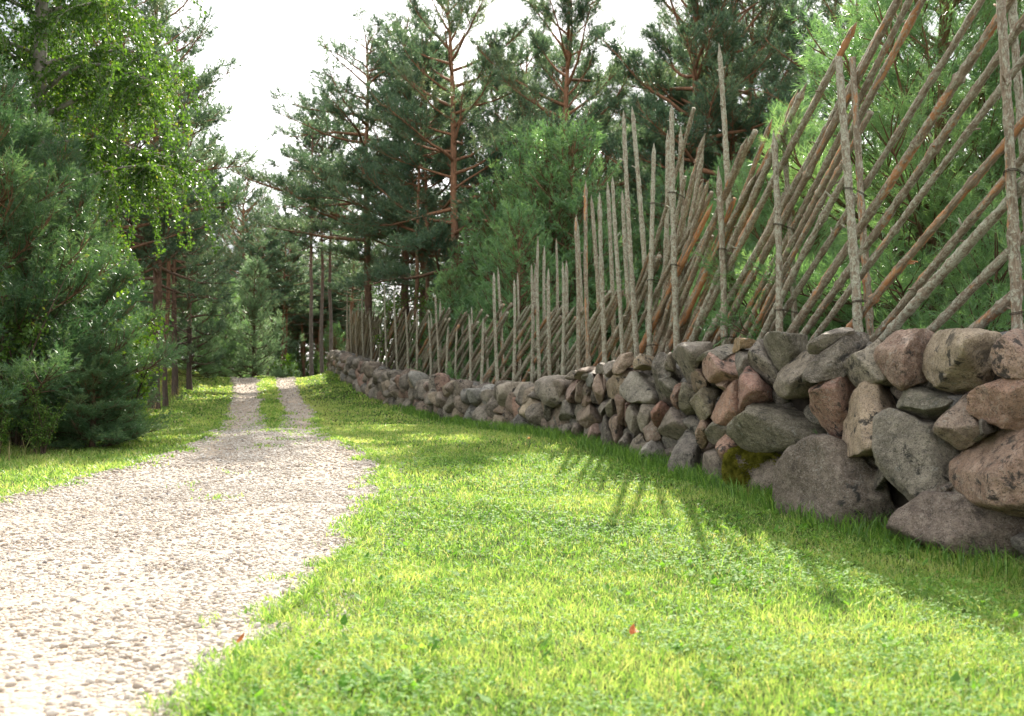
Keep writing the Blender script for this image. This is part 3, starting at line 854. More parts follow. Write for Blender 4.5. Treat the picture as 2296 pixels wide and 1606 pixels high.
 ('C', (.25,.22,.195), None, [(943,1450),(954,1266),(1018,1164),(1102,1103),(1117,1192),(1188,1214),(1106,1314),(1066,1480)]),
 ('C', GREY, None, [(813,1380),(846,1186),(898,1124),(960,1064),(1048,1108),(987,1204),(946,1420)]),
 ('C', (.27,.19,.165), None, [(473,1190),(506,1046),(570,998),(648,1036),(648,1200),(560,1220)]),
 ('C', (.20,.17,.15), None, [(293,1150),(316,1006),(380,984),(448,1036),(437,1180),(330,1190)]),
 ('C', GREY, None, [(173,1170),(206,1016),(296,994),(307,1170)]),
 ('C', GREY, None, [(113,1180),(146,1046),(208,994),(186,1180)]),
 ('C', DARK, None, [(-5,700),(60,614),(106,756),(138,850),(117,1010),(38,990),(-5,906)]),
 ('C', (.20,.18,.16), None, [(53,1160),(66,1004),(138,1034),(138,1180)]),
 ('C', GREY, None, [(433,1180),(446,1024),(508,1036),(487,1190)]),
 ('C', (.17,.16,.13), None, [(223,480),(286,414),(378,394),(358,486),(290,498)]),
]
wall = empty("stone_wall", (float(wallX(8.0)), 8.0, gz(float(wallX(8.0)) - .05, 8.0)))
tag(wall, "dry stone wall of big rounded granite boulders under the pole fence", "wall")
def stone_part(W, fc, colr, label=None, name="boulder"):
    ctr = W.mean(0)
    colr = np.array(colr, float); colr = np.clip(colr.mean() * (colr.mean() / .24) ** .35 + 1.2 * (colr - colr.mean()), .02, .8)
    cc = np.tile(np.array(list(colr) + [1.0]), (len(W), 1))
    ob = mesh_obj(name, W, [fc], M['boulder'], wall, {"col": ('FLOAT_COLOR', cc)}, True, ctr)
    if label: ob["label"] = label
    return ob
moss_src = None
for si, (cr, colr, lab, pl) in enumerate(stones_in):
    x0, y0, s = TR[cr]
    pp = np.array([((x0 + px * s) * SRC2, (y0 + py * s) * SRC2) for px, py in pl])
    c = .5 * (pp.max(0) + pp.min(0)) * .5 + pp.mean(0) * .5
    Y = curve_hit(c[0])
    view = unit(np.array([(c[0] - CX) / F, 1.0]))
    e = .1
    tx = (wallX(Y + e) - wallX(Y - e)) / (2 * e)
    tan = unit(np.array([tx, 1.0]))
    sn = max(.30, abs(tan[0] * view[1] - tan[1] * view[0]))
    u = (pp[:, 0] - c[0]) / F * Y / view[1]
    v = -(pp[:, 1] - c[1]) / F * Y
    wdt, hgt = np.ptp(u), np.ptp(v)
    thick = min(max(.60 * wdt / sn * .75, .18), .34 + .28 * hgt)
    back = .30 * thick
    ctr = np.array([(c[0] - CX) / F * (Y + back), Y + back, Z_at(c[1], Y + back)])
    kk = (Y + back) / Y
    ru = np.array([view[1], -view[0]])
    W, fc = stone(np.stack([u, v], 1) * kk, ctr, ru, view, thick, 5 if cr == 'A' else 4, si + 3, .8 if cr == 'A' else .9)
    ob = stone_part(W, fc, np.array(colr) * np.array([1.72, 1.60, 1.45]), lab)
    if lab and 'moss' in lab: moss_src = (ob, W, fc)

# moss cushion on the mossy stone: a lumpy skin over its left shoulder
ob, W, fc = moss_src
nrm = np.zeros_like(W)
fn = np.cross(W[fc[:, 1]] - W[fc[:, 0]], W[fc[:, 2]] - W[fc[:, 0]])
for j in range(3): np.add.at(nrm, fc[:, j], fn)
nrm = unit(nrm)
if ((W - W.mean(0)) * nrm).sum() < 0: nrm = -nrm
lo, hi = W.min(0), W.max(0)
qx = (W[:, 0] - lo[0]) / (hi[0] - lo[0]); qz = (W[:, 2] - lo[2]) / (hi[2] - lo[2])
mk = np.maximum(ss(.33, .26, qx + .5 * (fbm(W * 8, 3) - .5)) * ss(.42, .5, qz), ss(.48, .40, qx + .6 * (fbm(W * 10, 13) - .5)) * ss(.70, .78, qz + .5 * (fbm(W * 9, 8) - .5))) * (fbm(W * 11, 21) > .40)
fm = (mk[fc].max(1) > .08)
Wm = W + nrm * (.010 + .045 * fbm(W * 22, 5) + .03 * fbm(W * 70, 6))[:, None]
M['moss'] = leaf_mat("moss", [(0, (.05, .055, .010)), (.5, (.17, .165, .025)), (1, (.36, .33, .07))], .25, (1.2, 1.2, .6), .8, .1)
if fm.any():
    tri = fc[fm]
    r_ = np.random.default_rng(3)
    pick = r_.integers(0, len(tri), 9000)
    pick = pick[mk[tri[pick]].mean(1) > r_.random(9000) * .8 + .05]
    nk = len(pick)
    bw = r_.dirichlet((1, 1, 1), nk)
    PM = (W[tri[pick]] * bw[:, :, None]).sum(1) + nrm[tri[pick, 0]] * (.055 * fbm(W[tri[pick, 0]] * 15, 5) - .008)[:, None]
    MV, MF, mv = tufts(PM, unit(nrm[tri[pick, 0]] + r_.normal(0, .3, (nk, 3))), .014, 6, .024, .007, r_, v0=np.clip(fbm(PM * 30, 9) * 1.6 - .3, 0, 1))
    mo = mesh_obj("moss", MV, [MF], M['moss'], attrs={"v": ('FLOAT', mv)}, smooth=False)
    mo.parent = ob; mo.matrix_parent_inverse.identity()
    mo.location = (-np.array(ob.location) - np.array(wall.location)).tolist()
    mo["label"] = "green-gold moss cushion"

# farther part of the wall: cells in (s, height) turned into boulders
def clip_cell(p, pts, lo, hi):
    poly = [np.array(q, float) for q in ((lo[0], lo[1]), (hi[0], lo[1]), (hi[0], hi[1]), (lo[0], hi[1]))]
    for q in pts:
        m_ = .5 * (p + q); d = q - p
        out = []
        for a, b in zip(poly, poly[1:] + poly[:1]):
            da, db = (a - m_) @ d, (b - m_) @ d
            if da <= 0: out.append(a)
            if da * db < 0: out.append(a + (b - a) * da / (da - db))
        poly = out
        if len(poly) < 3: return None
    return np.array(poly)
rng = np.random.default_rng(77)
palette = [GREY, GREY, (.24, .20, .165), (.24, .18, .15), (.18, .165, .14), TAN, PINK, (.20, .185, .155), DARK, (.26, .235, .20), BLUE]
rest_V, rest_F, rest_C, ro = [], [], [], 0
def rest_add(W, fc, colr):
    global ro
    rest_V.append(W); rest_F.append(fc + ro); rest_C.append(np.tile(np.array(list(colr) + [1.0]), (len(W), 1))); ro += len(W)
S0 = s_of_y(15.4); S1 = s_of_y(45)
pts = []
s = s_of_y(.6)
while s < S1:
    if s_of_y(5.15) < s < S0:
        s = S0
    p2, t2, n2_ = path(s)
    H = float(wallTop(p2[1])) - gz(p2[0] - .05, p2[1])
    rows = 3 if H < .85 or s < S0 else 4
    for r_ in range(rows):
        pts.append((s + rng.uniform(-.14, .14) + (.22 if r_ % 2 else 0), (r_ + .5 + rng.uniform(-.25, .25)) / rows, rows, H))
    s += .40 * rng.uniform(.8, 1.25)
P2 = np.array([(a, b * h) for a, b, r_, h in pts])
near_part = 0
for i, (a, b, r_, h) in enumerate(pts):
    dd = np.abs(P2[:, 0] - P2[i, 0])
    nb = P2[(dd < 1.1) & (np.arange(len(P2)) != i)]
    top_j = rng.uniform(-.13, .13)
    poly = clip_cell(P2[i], nb, (P2[i, 0] - .6, -.10), (P2[i, 0] + .6, h + top_j))
    if poly is None or len(poly) < 3: continue
    c = poly.mean(0)
    p2, t2, n_ = path(c[0])
    thick = rng.uniform(.18, .27)
    bulge = rng.uniform(-.10, .07)
    ctr = np.array([p2[0] + n_[0] * (.10 + bulge), p2[1] + n_[1] * (.10 + bulge), gz(p2[0] - .05, p2[1]) + c[1]])
    loc = (poly - c) * 1.0
    W, fc = stone(loc, ctr, t2, n_, thick, 4 if p2[1] < 19 else 3, 500 + i, 1.0)
    colr = np.array(palette[rng.integers(len(palette))]) * rng.uniform(.62, 1.4) * np.array([1.60, 1.48, 1.34])
    if near_part < 16 and 15 < p2[1] < 18.6 and len(poly) > 3 and h > .3 and b > .3:
        stone_part(W, fc, colr); near_part += 1
    else:
        rest_add(W, fc, colr)
# top and rear courses
for k in range(330):
    s = rng.uniform(s_of_y(4.2), S1)
    p2, t2, n_ = path(s, rng.uniform(.28, .72))
    yv = p2[1]
    r0 = rng.uniform(.09, .17)
    an = np.linspace(0, 6.283, 9)[:-1]
    poly = np.stack([np.cos(an) * r0 * 1.25, np.sin(an) * r0 * .8], 1) * rng.uniform(.8, 1.2, (8, 1))
    W, fc = stone(poly, np.array([p2[0], p2[1], float(wallTop(yv)) - .10 - rng.uniform(.0, .07)]), t2, n_, r0, 3, 2000 + k, 1.0)
    rest_add(W, fc, np.array(palette[rng.integers(len(palette))]) * rng.uniform(.8, 1.15))
for k in range(170):        # small wedging stones set back in the joints of the near face
    yv = rng.uniform(4.4, 15.4)
    p2, t2, n_ = path(s_of_y(yv), rng.uniform(.12, .22))
    r0 = rng.uniform(.08, .17)
    an = np.linspace(0, 6.283, 8)[:-1]
    poly = np.stack([np.cos(an) * r0 * 1.2, np.sin(an) * r0 * .85], 1) * rng.uniform(.75, 1.2, (7, 1))
    zb = gz(p2[0] - .2, p2[1])
    W, fc = stone(poly, np.array([p2[0], p2[1], zb + rng.uniform(.02, .9) * (float(wallTop(p2[1])) - zb - .1)]), t2, n_, r0, 3, 4000 + k, 1.0)
    rest_add(W, fc, np.array(palette[rng.integers(len(palette))]) * rng.uniform(.7, 1.0))
ob = mesh_obj("smaller_boulders", np.concatenate(rest_V), [np.concatenate(rest_F)], M['boulder'], wall, {"col": ('FLOAT_COLOR', np.concatenate(rest_C))}, True, wall.location[:])
ob["kind"] = "stuff"
# dark rubble heart between the faces
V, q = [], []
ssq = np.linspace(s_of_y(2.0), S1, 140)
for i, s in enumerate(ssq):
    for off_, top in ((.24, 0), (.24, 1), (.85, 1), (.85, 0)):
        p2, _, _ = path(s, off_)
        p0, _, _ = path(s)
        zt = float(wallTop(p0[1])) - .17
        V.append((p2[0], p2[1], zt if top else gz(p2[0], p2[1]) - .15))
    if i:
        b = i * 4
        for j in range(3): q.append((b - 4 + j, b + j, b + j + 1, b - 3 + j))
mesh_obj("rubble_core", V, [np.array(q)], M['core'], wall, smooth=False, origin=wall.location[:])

# ------------------------------------------------------------------ pole fence
def tube(P, rad, sides, rng=None, rough=0.0, cap=True):
    """(verts, quads, tris, along) of a tube round the polyline P"""
    P = np.asarray(P, float); n = len(P)
    T = unit(np.gradient(P, axis=0))
    ref = np.array([0, 0, 1.0]) if abs(T[:, 2]).mean() < .9 else np.array([1.0, 0, 0])
    A = unit(np.cross(T, ref)); B = np.cross(T, A)
    an = np.arange(sides) / sides * 2 * math.pi
    rr = np.asarray(rad)[:, None] * np.ones((1, sides))
    if rng is not None and rough > 0:
        rr = rr * (1 + rough * (rng.random((n, sides)) - .5))
    V = P[:, None] + A[:, None] * (np.cos(an)[None] * rr)[:, :, None] + B[:, None] * (np.sin(an)[None] * rr)[:, :, None]
    ii = np.arange(n * sides).reshape(n, sides)
    jj = np.roll(ii, -1, 1)
    quads = np.stack([ii[:-1].ravel(), jj[:-1].ravel(), jj[1:].ravel(), ii[1:].ravel()], 1)
    V = V.reshape(-1, 3)
    tris = np.zeros((0, 3), int)
    if cap:
        V = np.concatenate([V, P[-1:][:]]); e = len(V) - 1
        tris = np.stack([ii[-1], jj[-1], np.full(sides, e)], 1)
    return V, quads, tris, an, A, B

def pole(name, p0, p1, r0, r1, seed, orange, fine, tip=True, bend=.03, stubs=4, passby=None):
    r_ = np.random.default_rng(seed)
    p0 = np.array(p0, float); p1 = np.array(p1, float)
    L = np.linalg.norm(p1 - p0)
    n = max(8, int(L / fine))
    t = np.linspace(0, 1, n)
    P = p0 + (p1 - p0) * t[:, None]
    d = unit(p1 - p0)
    a = unit(np.cross(d, [.3, .1, 1]) if abs(d[2]) < .9 else np.cross(d, [1, .2, 0])); b = np.cross(d, a)
    w1 = np.convolve(r_.normal(0, 1, n + 20), np.hanning(21) / 10, 'valid')
    w2 = np.convolve(r_.normal(0, 1, n + 20), np.hanning(21) / 10, 'valid')
    ph = r_.uniform(0, 6, 4)
    P = P + a * ((np.sin(t * 3.1 * r_.uniform(.7, 1.6) + ph[0]) - np.sin(ph[0])) * bend + w1 * .004)[:, None] + b * ((np.sin(t * 4 + ph[1]) - np.sin(ph[1])) * bend * .7 + w2 * .004)[:, None]
    rad = r0 + (r1 - r0) * t
    rad = rad * (1 + .10 * np.convolve(r_.normal(0, 1, n + 8), np.hanning(9) / 3, 'valid'))
    for _ in range(int(L * 2.2)):
        rad = rad * (1 + r_.uniform(.05, .28) * np.exp(-((t - r_.random()) * L / .025) ** 2))
    if tip:
        rad = rad * np.clip((1 - t) * L / r_.uniform(.10, .22) + .10, 0, 1)
    sides = 10 if fine < .04 else 6
    V, Q, T3, an, A, B = tube(P, rad, sides, r_, .16 if fine < .04 else .1)
    ring = np.repeat(t * L, sides)
    ca = np.tile(np.cos(an), n) * .05; sa = np.tile(np.sin(an), n) * .05
    loc = np.stack([ca, sa, ring], 1)
    loc = np.concatenate([loc, [[0, 0, L]]]) + r_.uniform(0, 40, 3)
    VV, QQ, TT, LL = [V], [Q], [T3], [loc]
    o_ = len(V)
    for _ in range(stubs):
        k = r_.integers(int(n * .25), n - 2)
        dirv = unit(a * r_.normal() + b * r_.normal() + d * r_.uniform(.2, .9))
        ln = r_.uniform(.03, .12)
        sp = np.linspace(0, 1, 4)[:, None] * dirv * ln + P[k]
        sv, sq, st_, _, _, _ = tube(sp, np.linspace(.013, .006, 4), 5)
        VV.append(sv); QQ.append(sq + o_); TT.append(st_ + o_); LL.append(np.tile(loc[k * sides], (len(sv), 1)) + sv * .3); o_ += len(sv)
    V = np.concatenate(VV)
    return V, [np.concatenate(QQ), np.concatenate(TT)], np.concatenate(LL), np.full(len(V), orange), P

fence = empty("pole_fence", path(s_of_y(9.0), .75)[0].tolist() + [gz(*path(s_of_y(9.0), .75)[0])])
tag(fence, "tall rustic fence of slanting and upright rough poles behind the stone wall", "fence")
FO = np.array(fence.location[:])
fence_rest = {'V': [], 'F': [[], []], 'L': [], 'O': [], 'n': 0}
def add_pole(name, data, as_part):
    V, Fs_, L, O, P = data
    if as_part:
        return mesh_obj(name, V, Fs_, M['pole'], fence, {"loc": ('FLOAT_VECTOR', L), "orange": ('FLOAT', O)}, True, P[0])
    fr = fence_rest
    fr['V'].append(V); fr['F'][0].append(Fs_[0] + fr['n']); fr['F'][1].append(Fs_[1] + fr['n']); fr['L'].append(L); fr['O'].append(O); fr['n'] += len(V)
    return None

def z3(x, y): return ((1300 + x * .5603) * SRC2, y * .5603 * SRC2)
def sr(x, y): return (x * SRC2, y * SRC2)
UP = [  # (bottom, top) in the measuring frame: front pole, rear pole of each pair
 (z3(2010,1400), z3(1925,-90), z3(2062,1400), z3(1965,-60)),
 (z3(1322,1420), z3(1257,252), z3(1395,1420), z3(1310,255)),
 (z3(978,1420), z3(950,560), z3(1060,1440), z3(1013,545)),
 (z3(750,1470), z3(722,712), z3(800,1480), z3(730,180)),
 (z3(562,1490), z3(547,455), z3(612,1490), z3(592,540)),
 (z3(447,1505), z3(460,605), z3(500,1500), z3(505,558)),
 (z3(394,1507), z3(344,470), z3(440,1500), z3(361,450)),
 (sr(1482,848), sr(1469,420), sr(1503,848), sr(1487,455)),
 (sr(1443,865), sr(1435.5,459), sr(1461,865), sr(1448.6,437)),
 (sr(1407,869), sr(1398.5,433), sr(1430,869), sr(1406,466)),
 (sr(1376.7,882), sr(1364.5,520), sr(1392,882), sr(1372,511)),
 (sr(1342,899), sr(1335,625), sr(1356,899), sr(1348,620)),
 (sr(1314,915), sr(1310,640), sr(1328,915), sr(1322,568)),
 (sr(1290,921), sr(1290,564), sr(1305,921), sr(1304,586)),
 (sr(1265,930), sr(1262.5,631), sr(1277,930), sr(1275.5,631)),
 (sr(1224,930), sr(1223,666), sr(1237,930), sr(1236,649)),
 (sr(1187,926), sr(1182,651), sr(1199,926), sr(1191,638)),
 (sr(1148,918), sr(1148,757), sr(1160,918), sr(1158,769)),
 (sr(1120,914), sr(1113,751), sr(1128,914), sr(1120,733)),
 (sr(1091,908), sr(1089,784), sr(1101,908), sr(1098,755)),
 (sr(1067,910), sr(1065,780), sr(1076,910), sr(1073,776)),
 (sr(1047,906), sr(1043,700), sr(1056,906), sr(1052,718)),
 (sr(1026,906), sr(1020,751), sr(1034,906), sr(1029,745)),
 (sr(995,902), sr(990,741), sr(1003,902), sr(997,757)),
 (sr(971,894), sr(968,743), sr(979,894), sr(974,753)),
 (sr(948,882), sr(944,686), sr(955,882), sr(950,735)),
 (sr(923,878), sr(921,680), sr(930,878), sr(928,700)),
 (sr(904,872), sr(903,775), sr(911,872), sr(910,765)),
 (sr(886,866), sr(884,745), sr(892,866), sr(891,760)),
 (sr(868,858), sr(867,700), sr(874,858), sr(873,730)),
 (sr(852,850), sr(851,735), sr(858,850), sr(857,720)),
 (sr(838,842), sr(837,725), sr(843,842), sr(842,740)),
 (sr(826,836), sr(826,700), sr(830,836), sr(830,720)),
]
rng = np.random.default_rng(5)
n_up = 0
OFF_F, OFF_R, OFF_S = .62, .92, .77
for i, (b0, t0, b1, t1) in enumerate(UP):
    front = None
    for rear, (bb, tt) in enumerate(((b0, t0), (b1, t1))):
        Y = curve_hit(bb[0], OFF_R if rear else OFF_F)
        pb = np.array([X_at(bb[0], Y), Y, Z_at(bb[1], Y)])
        pt = np.array([X_at(tt[0], Y), Y, Z_at(tt[1], Y)])
        d = pt - pb
        zb = gz(pb[0], pb[1]) - .1
        pb = pb + d * ((zb - pb[2]) / d[2])
        rr = rng.uniform(.032, .042) * 1.0
        fine = .022 if Y < 12 else (.035 if Y < 17 else .10)
        og = rng.uniform(0, .22) if rng.random() < .8 else rng.uniform(.3, .55)
        dat = pole("upright_pole", pb, pt, rr * 1.1, rr * .72, 900 + i * 2 + rear, og, fine, tip=not (i in (1,)), bend=.035, stubs=5 if Y < 15 else 2)
        part = add_pole("upright_pole", dat, True)
        n_up += 1
        if not rear: front = (part, dat[4], rr)
        else: rearP = dat[4]
    # withies binding the pair together
    part, FP, rr = front
    if i < 6:
        lo_z = float(wallTop(FP[0][1])) + .05
        hs = np.arange(lo_z + rng.uniform(.05, .3), min(FP[-1][2], rearP[-1][2]) - .5, .95)
        for hz_ in hs:
            hz_ += rng.uniform(-.08, .08)
            a = FP[np.argmin(np.abs(FP[:, 2] - hz_))]; c = rearP[np.argmin(np.abs(rearP[:, 2] - hz_))]
            ax = unit((c - a)[:2]); pr = np.array([-ax[1], ax[0]])
            th = np.linspace(0, 4 * math.pi, 33)
            half = .5 * np.linalg.norm((c - a)[:2])
            cx = np.cos(th) * (rr + .010) + np.tanh(4 * np.cos(th)) * half
            cy = np.sin(th) * (rr + .010)
            mid = .5 * (a + c)
            P = np.stack([mid[0] + ax[0] * cx + pr[0] * cy, mid[1] + ax[1] * cx + pr[1] * cy, hz_ + .012 * np.sin(th + hz_ * 9) + .0016 * th], 1)
            tv, tq, tt_, _, _, _ = tube(P, np.full(33, .003), 5)
            tie = mesh_obj("withy_tie", tv - mid, [tq, tt_], M['tie'])
            tie.parent = part; tie.matrix_parent_inverse.identity()
            tie.location = (mid - np.array(part.location) - FO).tolist()

for k, yv in enumerate((5.2, 3.4, 1.7)):      # the fence goes on past the right edge of the photograph
    for off_ in (OFF_F, OFF_R):
        p2, _, _ = path(s_of_y(yv), off_)
        z0 = gz(p2[0], p2[1]) - .1
        dat = pole("upright_pole", (p2[0], p2[1], z0), (p2[0] + rng.normal(0, .06), p2[1], z0 + rng.uniform(3.9, 4.6)), .042, .03, 1500 + k * 2 + (off_ > .7), .1, .05)
        add_pole("upright_pole", dat, False)

# slanting poles: foot far along the fence, head nearer the camera
SLANT = [  # sight lines of the nearest ones (source pixels): low point, high point, run-on above the high point in metres
 ((1944.5,816),(2384,251),.8), ((1900,810.7),(2378.7,146.5),.7), ((1900,766),(2420.6,-8),.4), ((1900,682.5),(2318.6,10.5),.9),
 ((1861,687),(2080.5,261.6),0), ((1764,810),(2214,0),.9), ((1745,792),(2167,0),.9), ((1734,754),(2125,0),.8),
 ((2054,766),(2350,408),1.5), ((2078,816),(2399.7,439),1.6), ((2143,787),(2405,499),1.7), ((2216.5,797.6),(2407.5,609),2.2), ((2313,797.6),(2405,714),2.4),
 ((1648,818),(1891,213),0), ((1629,810),(1831,282),0), ((1659,821.6),(1930,202),0), ((1678,821),(1861,452),0), ((1696.6,821),(1790,610),0),
 ((1629,646),(1704,429),0), ((1625.6,747),(1740,470),0), ((1566,541),(1644,256),0), ((1620,600),(1685,321),0), ((1569.5,691),(1625.6,418),0),
 ((1600,800),(1672,352),0), ((1585,790),(1668,430),0), ((1782,814),(1880,640),0), ((1825,815),(1990,500),.5), ((1610,815),(1690,560),0),
]
n_part = 0
def slant(P0, P1, i, part=True):
    global n_part
    y = P0[1]
    og = float(np.clip(rng.normal(.60, .28), 0, 1)) if y < 17 else float(np.clip(rng.normal(.34, .24), 0, 1))
    rr = rng.uniform(.034, .047)
    fine = .024 if y < 14 else (.045 if y < 18 else .12)
    dat = pole("slanted_pole", P0, P1, rr, rr * .74, 3000 + i, og, fine, tip=rng.random() < .6, bend=.035, stubs=6 if y < 14 else 1)
    ok = part and n_part < 100
    add_pole("slanted_pole", dat, ok)
    if ok: n_part += 1
for i, (lo, hi, more) in enumerate(SLANT):
    q = []
    off_ = OFF_S + rng.uniform(-.05, .05)
    for (x_, y_) in (lo, hi):
        x_, y_ = x_ * SRC2, y_ * SRC2
        Y = curve_hit(x_, off_)
        q.append(np.array([X_at(x_, Y), Y, Z_at(y_, Y)]))
    d = q[1] - q[0]
    P1 = q[1] + unit(d) * more
    tz = (gz(q[0][0], q[0][1]) - .05 - q[0][2]) / d[2]
    P0 = q[0] + d * max(tz, -1.6)
    slant(P0, P1, i)
sl = []
s = s_of_y(4.0)
while s < s_of_y(44.5):
    if not (s_of_y(7.6) < s < s_of_y(13.3)): sl.append(s)
    s += rng.uniform(.30, .38) if s < s_of_y(8) else rng.uniform(.19, .30)
for i, s in enumerate(sl):
    pF, tF, nF = path(s, OFF_S + rng.uniform(-.05, .05))
    y = pF[1]
    ang = R(float(np.interp(y, [0, 12, 20, 30, 44], [36, 38, 30, 23, 21])) + rng.normal(0, 1.0) + (rng.uniform(5, 9) if 13 < y < 17 and rng.random() < .2 else 0))
    up = float(np.interp(y, [0, 9, 13, 15.5, 17.5, 20, 30, 44], [4.2, 4.0, 3.2, 2.3, 1.5, 1.25, 1.2, 1.2])) * rng.uniform(.80, 1.08)
    z0 = gz(pF[0], pF[1]) - .05
    zt = float(wallTop(y)) + up
    run = (zt - z0) / math.tan(ang)
    pT, _, _ = path(s - run, OFF_S + rng.uniform(-.05, .05))
    slant(np.array([pF[0], pF[1], z0]), np.array([pT[0], pT[1], zt]), 100 + i, y > 5.2)
fr = fence_rest
ob = mesh_obj("farther_poles", np.concatenate(fr['V']), [np.concatenate(fr['F'][0]), np.concatenate(fr['F'][1])], M['pole'], fence, {"loc": ('FLOAT_VECTOR', np.concatenate(fr['L'])), "orange": ('FLOAT', np.concatenate(fr['O']))}, True, FO)
ob["kind"] = "stuff"

# ------------------------------------------------------------------ trees
class Acc:
    def __init__(s): s.V, s.Q, s.T, s.n = [], [], [], 0
    def tube(s, P, rad, sides, rng=None, rough=0):
        V, q, t, _, _, _ = tube(P, rad, sides, rng, rough)
        s.V.append(V); s.Q.append(q + s.n); s.T.append(t + s.n); s.n += len(V)
    def data(s): return np.concatenate(s.V), [np.concatenate(s.Q), np.concatenate(s.T)]

def limb(p, d, L, n, up, rng, wob=.06):
    P = [p]
    d = unit(np.array(d, float))
    for i in range(n):
        d = unit(d + np.array([0, 0, up / n]) + rng.normal(0, wob, 3))
        P.append(P[-1] + d * L / n)
    return np.array(P)

def make_pine(seed, H, cb, Lmax, r0, nb, sub_sp=.13, sh_sp=.050, K=13, nl=.10, nw=.017, tl=.14, young=False, lean=(0, 0), bias=None, dead=8, fork=False, topup=.9, bark='pine_bark', needle='needle', droop=0.0, dens_v=0.0):
    rng = np.random.default_rng(seed)
    tr, br = Acc(), Acc()
    n = 16
    t = np.linspace(0, 1, n)
    wx = np.cumsum(rng.normal(0, .012, n)) * H * .16; wy = np.cumsum(rng.normal(0, .012, n)) * H * .16
    TP = np.stack([wx + lean[0] * t ** 1.3 * H, wy + lean[1] * t * H, t * H - .2 * (t == 0)], 1)
    TP[0, :2] = 0
    TP[:, :2] -= TP[0, :2]
    rad = r0 * (1 - t) ** .75 * (1 + .35 * np.exp(-t * H / .35)) + .012
    tr.tube(TP, rad, 9, rng, .08)
    def tp(h): return np.array([np.interp(h, TP[:, 2], TP[:, k]) for k in (0, 1)] + [h])
    trunks = [(tp, H, cb)]
    SP, SD, SV = [], [], []
    az = rng.random() * 6.28
    for i in range(nb):
        tt = ((i + rng.random() * (.3 if young else 1)) / nb)
        if young: tt = math.floor(tt * nb / 5) * 5 / nb + rng.uniform(0, .012)
        h = H * (cb + (1 - cb) * tt * .98)
        az += 2.4 + rng.normal(0, .35)
        if young:
            L = Lmax * ((1 - tt) ** .85) * rng.uniform(.8, 1.15) + .18
            el = -.05 + .75 * tt + rng.normal(0, .1); upc = .5
        else:
            L = Lmax * ((1 - tt) ** .42) * (.72 + .28 * min(1, tt / .25)) * rng.uniform(.6, 1.15) + .3
            el = -.12 + topup * tt ** 1.3 + rng.normal(0, .16); upc = .45 - droop
        if bias is not None:
            L *= (1 + bias[1] * math.cos(az - bias[0]) * (1 - tt)) * (1 - .30 * tt)
        d = np.array([math.cos(az) * math.cos(el), math.sin(az) * math.cos(el), math.sin(el)])
        nn = max(5, int(L / .45))
        BP = limb(tp(h), d, L, nn, upc, rng, .07 if young else .11)
        rb = (.012 + .014 * L) * (.8 if young else 1.15)
        br.tube(BP, np.linspace(rb, .006, len(BP)), 5)
        ns = max(4, int(L / sub_sp))
        bv = rng.normal(0, .13)
        for j in range(ns):
            u = rng.uniform(.12 if young else .30, 1.0) if j < ns - 2 else 1.0
            q = u * nn; k = min(int(q), nn - 1)
            p = BP[k] + (BP[k + 1] - BP[k]) * (q - k)
            bd = unit(BP[k + 1] - BP[k])
            side = unit(np.cross(bd, [0, 0, 1])) * rng.choice([-1, 1])
            sd = unit(bd * rng.uniform(.5, 1.1) + side * (rng.uniform(.3, 1.0) if j < ns - 2 else .15) + np.array([0, 0, rng.uniform(-.05, .45)]))
            l = (.30 * L * (1.15 - u) + .28) * rng.uniform(.7, 1.2)
            l = min(l, 1.3)
            SPn = limb(p, sd, l, 4, .35, rng, .10)
            br.tube(SPn, np.linspace(.011, .004, 5), 3)
            m = max(3, int(l / sh_sp * 1.25))
            uu = rng.uniform(.15, 1.0, m) ** .8
            q2 = uu * 4; k2 = np.minimum(q2.astype(int), 3)
            pp = SPn[k2] + (SPn[k2 + 1] - SPn[k2]) * (q2 - k2)[:, None]
            sdd = unit(SPn[k2 + 1] - SPn[k2])
            dirs = unit(sdd * .9 + rng.normal(0, .55, (m, 3)) + np.array([0, 0, .35]))
            ex = rng.uniform(0, .16, m)[:, None] * (1 if not young else .7)
            SP.append(pp + dirs * ex); SD.append(dirs)
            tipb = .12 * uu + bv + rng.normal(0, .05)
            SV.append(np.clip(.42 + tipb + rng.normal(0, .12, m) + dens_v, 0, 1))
    # leader
    m = 14
    pp = np.array([tp(H * (1 - .035 * k / m * 2)) for k in range(m)])
    SP.append(pp); SD.append(unit(np.tile([0, 0, 1.0], (m, 1)) + rng.normal(0, .3, (m, 3)))); SV.append(np.full(m, .6))
    for k in range(dead):
        h = H * rng.uniform(.15, max(cb, .2))
        a = rng.random() * 6.28
        BP = limb(tp(h), [math.cos(a), math.sin(a), rng.uniform(-.3, .2)], rng.uniform(.4, 1.6), 5, -.1, rng, .15)
        br.tube(BP, np.linspace(.016, .003, 6), 4)
    SP, SD, SV = np.concatenate(SP), np.concatenate(SD), np.concatenate(SV)
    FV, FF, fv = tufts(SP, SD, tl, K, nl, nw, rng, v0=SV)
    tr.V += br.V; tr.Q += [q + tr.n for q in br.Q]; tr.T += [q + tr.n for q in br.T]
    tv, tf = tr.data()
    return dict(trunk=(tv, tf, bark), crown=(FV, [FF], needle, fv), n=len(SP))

def leaves(P, size, rng, hang=.6, v0=None, asp=.75):
    n = len(P)
    d = unit(rng.normal(0, 1, (n, 3)) + np.array([0, 0, -hang]))
    u = unit(np.cross(d, rng.normal(0, 1, (n, 3))))
    L = size * rng.uniform(.65, 1.25, n)
    return leaf_quads(P, d, u, L, L * asp, np.clip((v0 if v0 is not None else .5) + rng.normal(0, .22, n), 0, 1))

